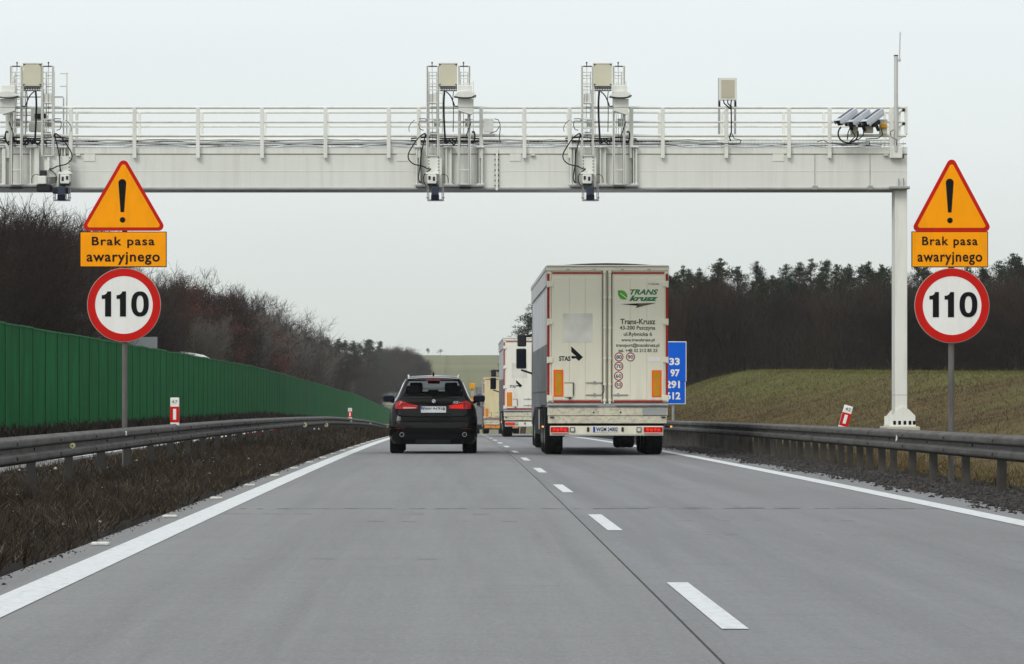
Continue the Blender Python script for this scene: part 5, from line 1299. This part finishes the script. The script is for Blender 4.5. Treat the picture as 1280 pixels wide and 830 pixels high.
def pine(seed):
    r = np.random.RandomState(seed); H = 10.; tr = []; p = np.zeros(3); n = 9
    for i in range(n):
        q = np.array([r.normal(0, .07), r.normal(0, .07), H * (i + 1) / n]); q[:2] += p[:2]; tr.append((p, q, .15 * (1 - i / n) + .02, .15 * (1 - (i + 1) / n) + .02)); p = q
    cen = []; nb = 42; full = r.uniform(1.15, 1.9)
    for i in range(nb):
        f0 = (i / nb) ** .85; h = H * (.42 + .56 * f0); k = min(n - 1, int(h / H * n)); base = tr[k][0] + (tr[k][1] - tr[k][0]) * (h / H * n - k)
        a_ = r.uniform(0, 6.28); Ln = (full * (1 - f0) ** .75 + .16) * r.uniform(.35, 1.25)
        e = base + np.array([math.cos(a_) * Ln, math.sin(a_) * Ln, Ln * r.uniform(.15, .8)]); tr.append((base, e, .035, .012))
        for f in (1.0, .62):
            if r.rand() < .75: cen.append((base + (e - base) * f + r.normal(0, .06, 3), r.uniform(.13, .30) * (.75 + .35 * f)))
    for dz in (0, .28, .6): cen.append((p - np.array([0, 0, dz]), .12 + .1 * dz))
    V_ = []
    for c_, R_ in cen:
        m_ = int(50 + 160 * R_); P = r.normal(0, 1, (m_, 3)); P /= np.linalg.norm(P, axis=1)[:, None]; P = c_ + P * R_ * (r.uniform(.1, 1.35, (m_, 1)) ** .7) * np.array([1.1, 1.1, .8])
        a_ = r.normal(0, 1, (m_, 3)); a_ /= np.linalg.norm(a_, axis=1)[:, None]; b_ = P - c_; b_[:, 2] += .12; b_ /= np.linalg.norm(b_, axis=1)[:, None] + 1e-6
        s_ = r.uniform(.035, .10, (m_, 1)); V_.append(np.stack([P - a_ * s_ * .35, P + a_ * s_ * .35, P + b_ * s_ * 1.6], 1))
    V_ = np.concatenate(V_).reshape(-1, 3); ob = np_mesh('crown', V_, np.arange(len(V_)).reshape(-1, 3), 'needle'); me = ob.data; bpy.data.objects.remove(ob)
    return seg_mesh('trunk', tr, 'trunk_pine', 6), me
for s_ in range(7): PROTO['pine'].append(pine(400 + s_))
def plant(kind, x, y, H, label, group, wide=1.0, name=None, cat='tree'):
    tm, cmh = rnd.choice(PROTO[kind]); z = G(x, y) - .1
    t = thing(name or ('pine_tree' if kind == 'pine' else 'bare_tree'), (x, y, z), label, cat, group)
    t.scale = (H / 10 * wide, H / 10 * wide, H / 10); t.rotation_euler = (0, 0, rnd.uniform(0, 6.28))
    for nm, me in (('trunk', tm), ('crown', cmh)):
        o = bpy.data.objects.new(nm, me); COL.objects.link(o); o.parent = t
    return t
def top_l(px): return np.interp(px, [-150, 0, 30, 60, 95, 110, 200, 250, 290, 310, 340, 400, 430, 480, 500], [238, 247, 258, 263, 268, 300, 342, 352, 372, 370, 380, 408, 424, 432, 440])
LG = 'trees of the wood behind the green wall'
LL = 'bare dark deciduous tree in the wood behind the green noise wall'
for i in range(125):
    px_ = rnd.uniform(-110, 492); x = -rnd.uniform(20.5, 25) if i % 3 else -rnd.uniform(25, 42)
    D = F * -x / (VX - px_)
    if D > 950: continue
    H = HC + (VY - top_l(px_)) / F * D - G(x, D)
    H *= rnd.uniform(.7, 1.02) if rnd.random() < .75 else rnd.uniform(.95, 1.1)
    kind = 'bare' if rnd.random() < .8 else ('slim' if rnd.random() < .6 else 'pale')
    if px_ > 405 and rnd.random() < .6: plant('pine', x, D, H * rnd.uniform(.9, 1.03), 'dark pine in the far end of the wood behind the green wall', 'pines at the far end of the left wood', wide=1.3); continue
    plant(kind, x, D, H, LL, LG, wide=rnd.uniform(.85, 1.15))
for px_, yt, x, kd, lab in ((70, 262, -20.5, 'bare', 'tall bare tree fanning out against the sky left of the 110 sign'), (214, 350, -23.5, 'red', 'russet oak holding dead leaves, lowest and closest to the left road sign'), (278, 364, -26, 'red', 'russet oak holding dead leaves, behind and between the two rightmost russet trees'), (228, 352, -24, 'red', 'russet oak holding dead leaves, right of the left road sign'), (246, 350, -27, 'red', 'tallest russet oak, standing between two others above the white lorry'), (262, 362, -23.5, 'red', 'russet oak holding dead leaves, above the white lorry roof'), (292, 372, -23.5, 'red', 'russet oak holding dead leaves, rightmost of the russet trees'),
                            (318, 378, -19.8, 'pale', 'pale-stemmed bare tree just right of the russet oaks'), (368, 412, -20, 'pale', 'pale-stemmed bare tree midway along the left wood'), (398, 420, -20, 'pale', 'pale-stemmed bare tree near the far pines of the left wood'), (12, 250, -21, 'bare', 'tall bare tree at the left picture edge under the sensor rig')):
    D = F * -x / (VX - px_); H = HC + (VY - yt) / F * D - G(x, D); plant(kd, x, D, H, lab, None, wide=.85)
for i in range(7):
    px_ = rnd.uniform(100, 440); x = -rnd.uniform(19, 20.3); D = F * -x / (VX - px_); H = (HC + (VY - top_l(px_)) / F * D - G(x, D)) * rnd.uniform(.55, .85)
    plant('pale', x, D, H, 'slender pale-barked bare tree at the front edge of the left wood', 'pale bare trees at the front of the left wood', wide=.7)
for px_, yt in ((420, 424), (429, 426), (436, 429), (446, 427), (452, 430), (459, 425), (463, 430), (470, 434), (476, 431), (441, 436), (466, 440), (474, 446)):
    x = -rnd.uniform(20, 23); D = F * -x / (VX - px_); plant('pine', x, D, HC + (VY - yt) / F * D - G(x, D), 'dark pine in the far end of the wood behind the green wall', 'pines at the far end of the left wood', wide=1.25)
# far grove on the hill
for i in range(46):
    px_ = rnd.uniform(466, 534); D = rnd.uniform(960, 1180); x = (px_ - VX) / F * D
    yt = np.interp(px_, [470, 490, 505, 520, 530, 536], [433, 428, 430, 436, 444, 455]); H = min(HC + (VY - yt) / F * D - G(x, D), 17)
    plant('bare', x, D, H * rnd.uniform(.6, 1.05), 'hazy grey bare tree of the distant grove on the hillside', 'trees of the distant grove', wide=.85)
for px_ in (535, 551):
    D = 1620; x = (px_ - VX) / F * D; plant('bare', x, D, 4.2 if px_ < 540 else 3.6, 'tiny bare tree on the skyline ' + ('next to the distant grove' if px_ < 540 else 'above the black car'), 'tiny skyline trees', wide=.9)
# right wood
def top_r(px): return np.interp(px, [700, 835, 880, 960, 1000, 1060, 1120, 1180, 1240, 1300], [372, 346, 343, 352, 348, 346, 342, 345, 340, 334])
RG = 'trees of the wood above the grassy bank'
for i in range(128):
    px_ = rnd.uniform(770, 1330); D = rnd.uniform(262, 350); x = (px_ - VX) / F * D
    if x < 15.5: continue
    H = HC + (VY - top_r(px_)) / F * D - G(x, D)
    plant('bare' if rnd.random() < .7 else 'slim', x, D, H * rnd.uniform(.82, 1.03), 'bare dark tree in the wood above the grassy bank on the right', RG, wide=rnd.uniform(.75, 1.05))
for px_, yt in ((841, 341), (855, 333), (866, 338), (876, 336), (890, 330), (911, 324), (921, 334), (938, 328), (950, 342), (963, 345), (986, 331), (995, 329), (1007, 325), (1017, 336), (1026, 326), (1038, 331), (1050, 338), (1059, 331), (1069, 334), (1082, 328), (1094, 336), (1103, 331), (1121, 328), (1140, 330), (1150, 336), (1168, 334), (1200, 334), (1222, 332), (1241, 327), (1259, 318), (1270, 326), (1279, 322), (1296, 324)):
    D = rnd.uniform(285, 335); x = (px_ - VX) / F * D; H = HC + (VY - yt) / F * D - G(x, D)
    plant('pine', x, D, H, 'dark pine whose crown tops the bare wood on the right', 'pines standing above the right wood', wide=rnd.uniform(.85, 1.3))
for i in range(30):
    px_ = rnd.uniform(838, 1300); D = rnd.uniform(275, 335); x = (px_ - VX) / F * D; H = HC + (VY - top_r(px_) - rnd.uniform(-6, 4)) / F * D - G(x, D)
    plant('pine', x, D, H, 'dark pine whose crown tops the bare wood on the right', 'pines standing above the right wood', wide=rnd.uniform(.9, 1.3))
plant('pine', (652 - VX) / F * 440, 440, HC + (VY - 392) / F * 440 - G(9.1, 440), 'dark pine with spreading crown above the second lorry', None, wide=1.6)
plant('pine', (668 - VX) / F * 430, 430, HC + (VY - 378) / F * 430 - G(10.5, 430), 'taller dark pine showing beside the nearest lorry', None, wide=1.5)

def brush(n, xr, yr, hfun, seed, ln, wd, label, frac=.7, m='brush'):
    """thin twigs in short bent runs, denser towards the ground, joined"""
    r = np.random.RandomState(seed); y = r.uniform(*yr, n); x = r.uniform(*xr, n) if not callable(xr) else xr(r, y, n)
    k = hfun(x, y) > 1.5; x, y = x[k], y[k]; n = len(x)
    z = ground(x, y); hh = hfun(x, y) * frac * (1 + .22 * np.sin(x * .55 + y * .13) + .12 * np.sin(x * 1.7 - y * .4)); t = r.uniform(0, 1, n) ** 1.15
    P = np.stack([x, y, z + t * hh], 1); d = r.normal(0, .5, (n, 3)); d[:, 2] = np.abs(d[:, 2]) + .55; d /= np.linalg.norm(d, axis=1)[:, None]
    L_ = r.uniform(ln[0], ln[1], (n, 1)); w_ = r.uniform(wd[0], wd[1], (n, 1)) * (1.6 - t[:, None])
    sd_ = np.cross(d, r.normal(0, 1, (n, 3))); sd_ /= np.linalg.norm(sd_, axis=1)[:, None]
    Q = P + d * L_; V = np.stack([P - sd_ * w_, P + sd_ * w_, Q + sd_ * w_ * .4, Q - sd_ * w_ * .4], 1).reshape(-1, 3)
    return tag(np_mesh('undergrowth', V, np.arange(len(V)).reshape(-1, 4), m), label, 'undergrowth', kind='stuff')
fl_ = lambda x, y: HC + (VY - top_l(VX + F * x / y)) / F * y - ground(x, y)
fr_ = lambda x, y: np.where(x > 16.5, HC + (VY - top_r(VX + F * x / y)) / F * y - ground(x, y), 0)
brush(260000, lambda r, y, n: -(19 + 25 * r.uniform(0, 1, n) ** 1.5), (120, 420), fl_, 11, (.5, 1.5), (.006, .02), 'dense leafless brush filling the wood behind the green wall', frac=.56)
brush(90000, lambda r, y, n: -(18.5 + 25 * r.uniform(0, 1, n) ** 1.5), (420, 960), fl_, 13, (1.2, 3), (.02, .05), 'dense leafless brush in the far part of the left wood', frac=.5)
brush(300000, (16.5, 64), (262, 345), fr_, 12, (.6, 1.7), (.008, .024), 'dense leafless brush filling the wood above the right bank', frac=.74)
brush(40000, lambda r, y, n: (r.uniform(468, 534, n) - VX) / F * y, (960, 1180), lambda x, y: np.clip(HC + (VY - np.interp(VX + F * x / y, [466, 490, 505, 520, 530, 536], [440, 434, 436, 442, 452, 470])) / F * y - ground(x, y), 0, 14), 14, (1, 3), (.04, .10), 'hazy brush between the trees of the distant grove', frac=.36)

# ------------------------------------------------------------------ grass, stems, clods
def blades(name, n, xr, yr, hr, wr, m, seed, keep=None, lean=.35, label='', cat='grass', ypow=1.0, clump=0):
    r = np.random.RandomState(seed); y = yr[0] + (yr[1] - yr[0]) * r.uniform(0, 1, n) ** ypow; x = r.uniform(*xr, n)
    if clump:
        q = np.sin(x * 3.1 + np.sin(y * 1.3) * 2) + np.sin(y * 2.3 + x * 1.7) + r.normal(0, .9, n); k = q > clump; x, y = x[k], y[k]
    if keep is not None: k = keep(x, y, r); x, y = x[k], y[k]
    n = len(x); z = ground(x, y) - .02; h = r.uniform(*hr, n) * (.6 + .8 * r.uniform(0, 1, n) ** 2); a_ = r.uniform(0, 6.28, n); w_ = r.uniform(*wr, n)
    sc = np.clip(y / 45, 1, 3); w_ = w_ * sc ** .8
    A = np.stack([x - np.cos(a_) * w_, y - np.sin(a_) * w_, z], 1); B = np.stack([x + np.cos(a_) * w_, y + np.sin(a_) * w_, z], 1)
    lx, ly = r.normal(0, lean, n) * h, r.normal(0, lean, n) * h
    C_ = np.stack([x + lx, y + ly, z + h], 1)
    V = np.stack([A, B, C_], 1).reshape(-1, 3)
    o = np_mesh(name, V, np.arange(len(V)).reshape(-1, 3), m); return tag(o, label, cat, kind='stuff')
def edge_l(x, y, r): return (x > -6.35 + .2 * np.sin(y)) & (x < -2.72 - .10 * np.abs(np.sin(y * 1.7) + .6 * np.sin(y * 4.1)) * r.uniform(0, 1.6, len(x))) & ((x > -4.5) | (r.uniform(0, 1, len(x)) < .45))
blades('median_grass', 150000, (-7.0, -2.7), (14, 75), (.04, .19), (.003, .008), 'dry', 21, edge_l, lean=.7, label='dark brown withered grass on the median left of the road', ypow=1.3)
blades('median_stems', 16000, (-7.0, -3.0), (14, 90), (.12, .32), (.002, .005), 'dry2', 22, edge_l, lean=.35, label='dead weed stems standing in the median grass', ypow=1.2, clump=.4)
blades('median_grass', 60000, (-7.2, -2.75), (70, 240), (.06, .22), (.01, .02), 'dry', 23, edge_l, lean=.5, label='brown grass along the far median beyond the first posts', ypow=1.2)
M['pale'] = mat('pale_straw', (.12, .10, .07), .9, col2=(.24, .20, .145), scale=2, spec=.05)
blades('straw_tufts', 110000, (-7.0, -2.8), (14, 110), (.04, .16), (.002, .006), 'pale', 27, edge_l, lean=.9, label='pale straw lying flat in the dark median grass', ypow=1.3, clump=.8)
blades('verge_grass', 14000, (-16.0, -15.0), (95, 400), (.1, .45), (.02, .04), 'dry', 24, lean=.4, label='withered grass at the foot of the green noise wall')
blades('bank_grass', 260000, (7.2, 20), (34, 275), (.03, .12), (.003, .008), 'grass', 25, lean=.8, label='short olive and brown grass covering the bank on the right', ypow=.9)
blades('bank_tussocks', 60000, (7.4, 19), (34, 250), (.10, .26), (.004, .009), 'grass', 41, lean=.6, label='taller rough tussocks scattered over the bank grass', ypow=.9, clump=1.6)
blades('weed_strip', 9000, (6.7, 8.2), (30, 130), (.06, .25), (.004, .010), 'grass', 26, lean=.5, label='thin weeds behind the right guardrail')
def clods(name, n, xr, yr, sr, m, seed, label, cat, dz=0, keep=None, ypow=1.3):
    r = np.random.RandomState(seed); x = r.uniform(*xr, n); y = yr[0] + (yr[1] - yr[0]) * r.uniform(0, 1, n) ** ypow
    if keep is not None: k = keep(x, y, r); x, y = x[k], y[k]
    n = len(x); s_ = r.uniform(0, 1, n) ** 2.5 * (sr[1] - sr[0]) + sr[0]; z = np.where((x > -2.7) & (x < 5.66), zr(y) + .004, ground(x, y)) + dz
    base = np.array([(1, 0, 0), (0, 1, 0), (-1, 0, 0), (0, -1, 0), (0, 0, .7), (0, 0, -.3)]); V = base[None] * (1 + r.uniform(-.45, .45, (n, 6, 3))) * s_[:, None, None]
    a_ = r.uniform(0, 6.28, n); ca, sa = np.cos(a_)[:, None], np.sin(a_)[:, None]; vx = V[:, :, 0] * ca - V[:, :, 1] * sa; vy = V[:, :, 0] * sa + V[:, :, 1] * ca
    V = np.stack([vx + x[:, None], vy + y[:, None], V[:, :, 2] + z[:, None]], -1).reshape(-1, 3)
    fb = np.array([(0, 1, 4), (1, 2, 4), (2, 3, 4), (3, 0, 4), (1, 0, 5), (2, 1, 5), (3, 2, 5), (0, 3, 5)]); Fc = (fb[None] + (np.arange(n) * 6)[:, None, None]).reshape(-1, 3)
    return tag(np_mesh(name, V, Fc, m), label, cat, kind='stuff')
clods('dirt_clods', 42000, (5.15, 7.2), (18, 110), (.006, .042), 'clod', 31, 'dark crumbled dirt heaped along the foot of the right guardrail', 'dirt', keep=lambda x, y, r: x > 5.26 + .55 * r.uniform(0, 1, len(x)) ** .8 * (1 + .5 * np.sin(y * .7)) + .09 * np.sin(y * .9) + .05 * np.sin(y * 3.3))
clods('litter', 130, (-6.5, -2.9), (18, 90), (.008, .03), 'stud', 32, 'small pale stones and litter scattered in the median grass', 'litter', dz=.05)
clods('verge_grit', 5000, (-3.0, -2.5), (14, 80), (.004, .016), 'clod', 33, 'fine grit along the left edge of the pavement', 'grit', keep=lambda x, y, r: x < -2.66 + .12 * r.uniform(0, 1, len(x)) ** 3)

# ------------------------------------------------------------------ haze
HAZE = True
if HAZE:
    mb = MB(); mb.box(-3100, 3100, -70, 6100, -12, 40)
    hm = bpy.data.materials.new('haze'); hm.use_nodes = True; n_ = hm.node_tree; n_.nodes.clear()
    o_ = n_.nodes.new('ShaderNodeOutputMaterial'); pv = n_.nodes.new('ShaderNodeVolumePrincipled'); pv.inputs['Color'].default_value = (.93, .96, 1, 1)
    pv.inputs['Density'].default_value = .0001; pv.inputs['Anisotropy'].default_value = .2; n_.links.new(pv.outputs[0], o_.inputs['Volume'])
    hz_ = mb.build('haze', hm, None); tag(hz_, 'thin pale winter haze over the whole scene', 'haze', kind='stuff')
S.cycles.volume_bounces = 0 if False else 1
S.cycles.max_bounces = 8
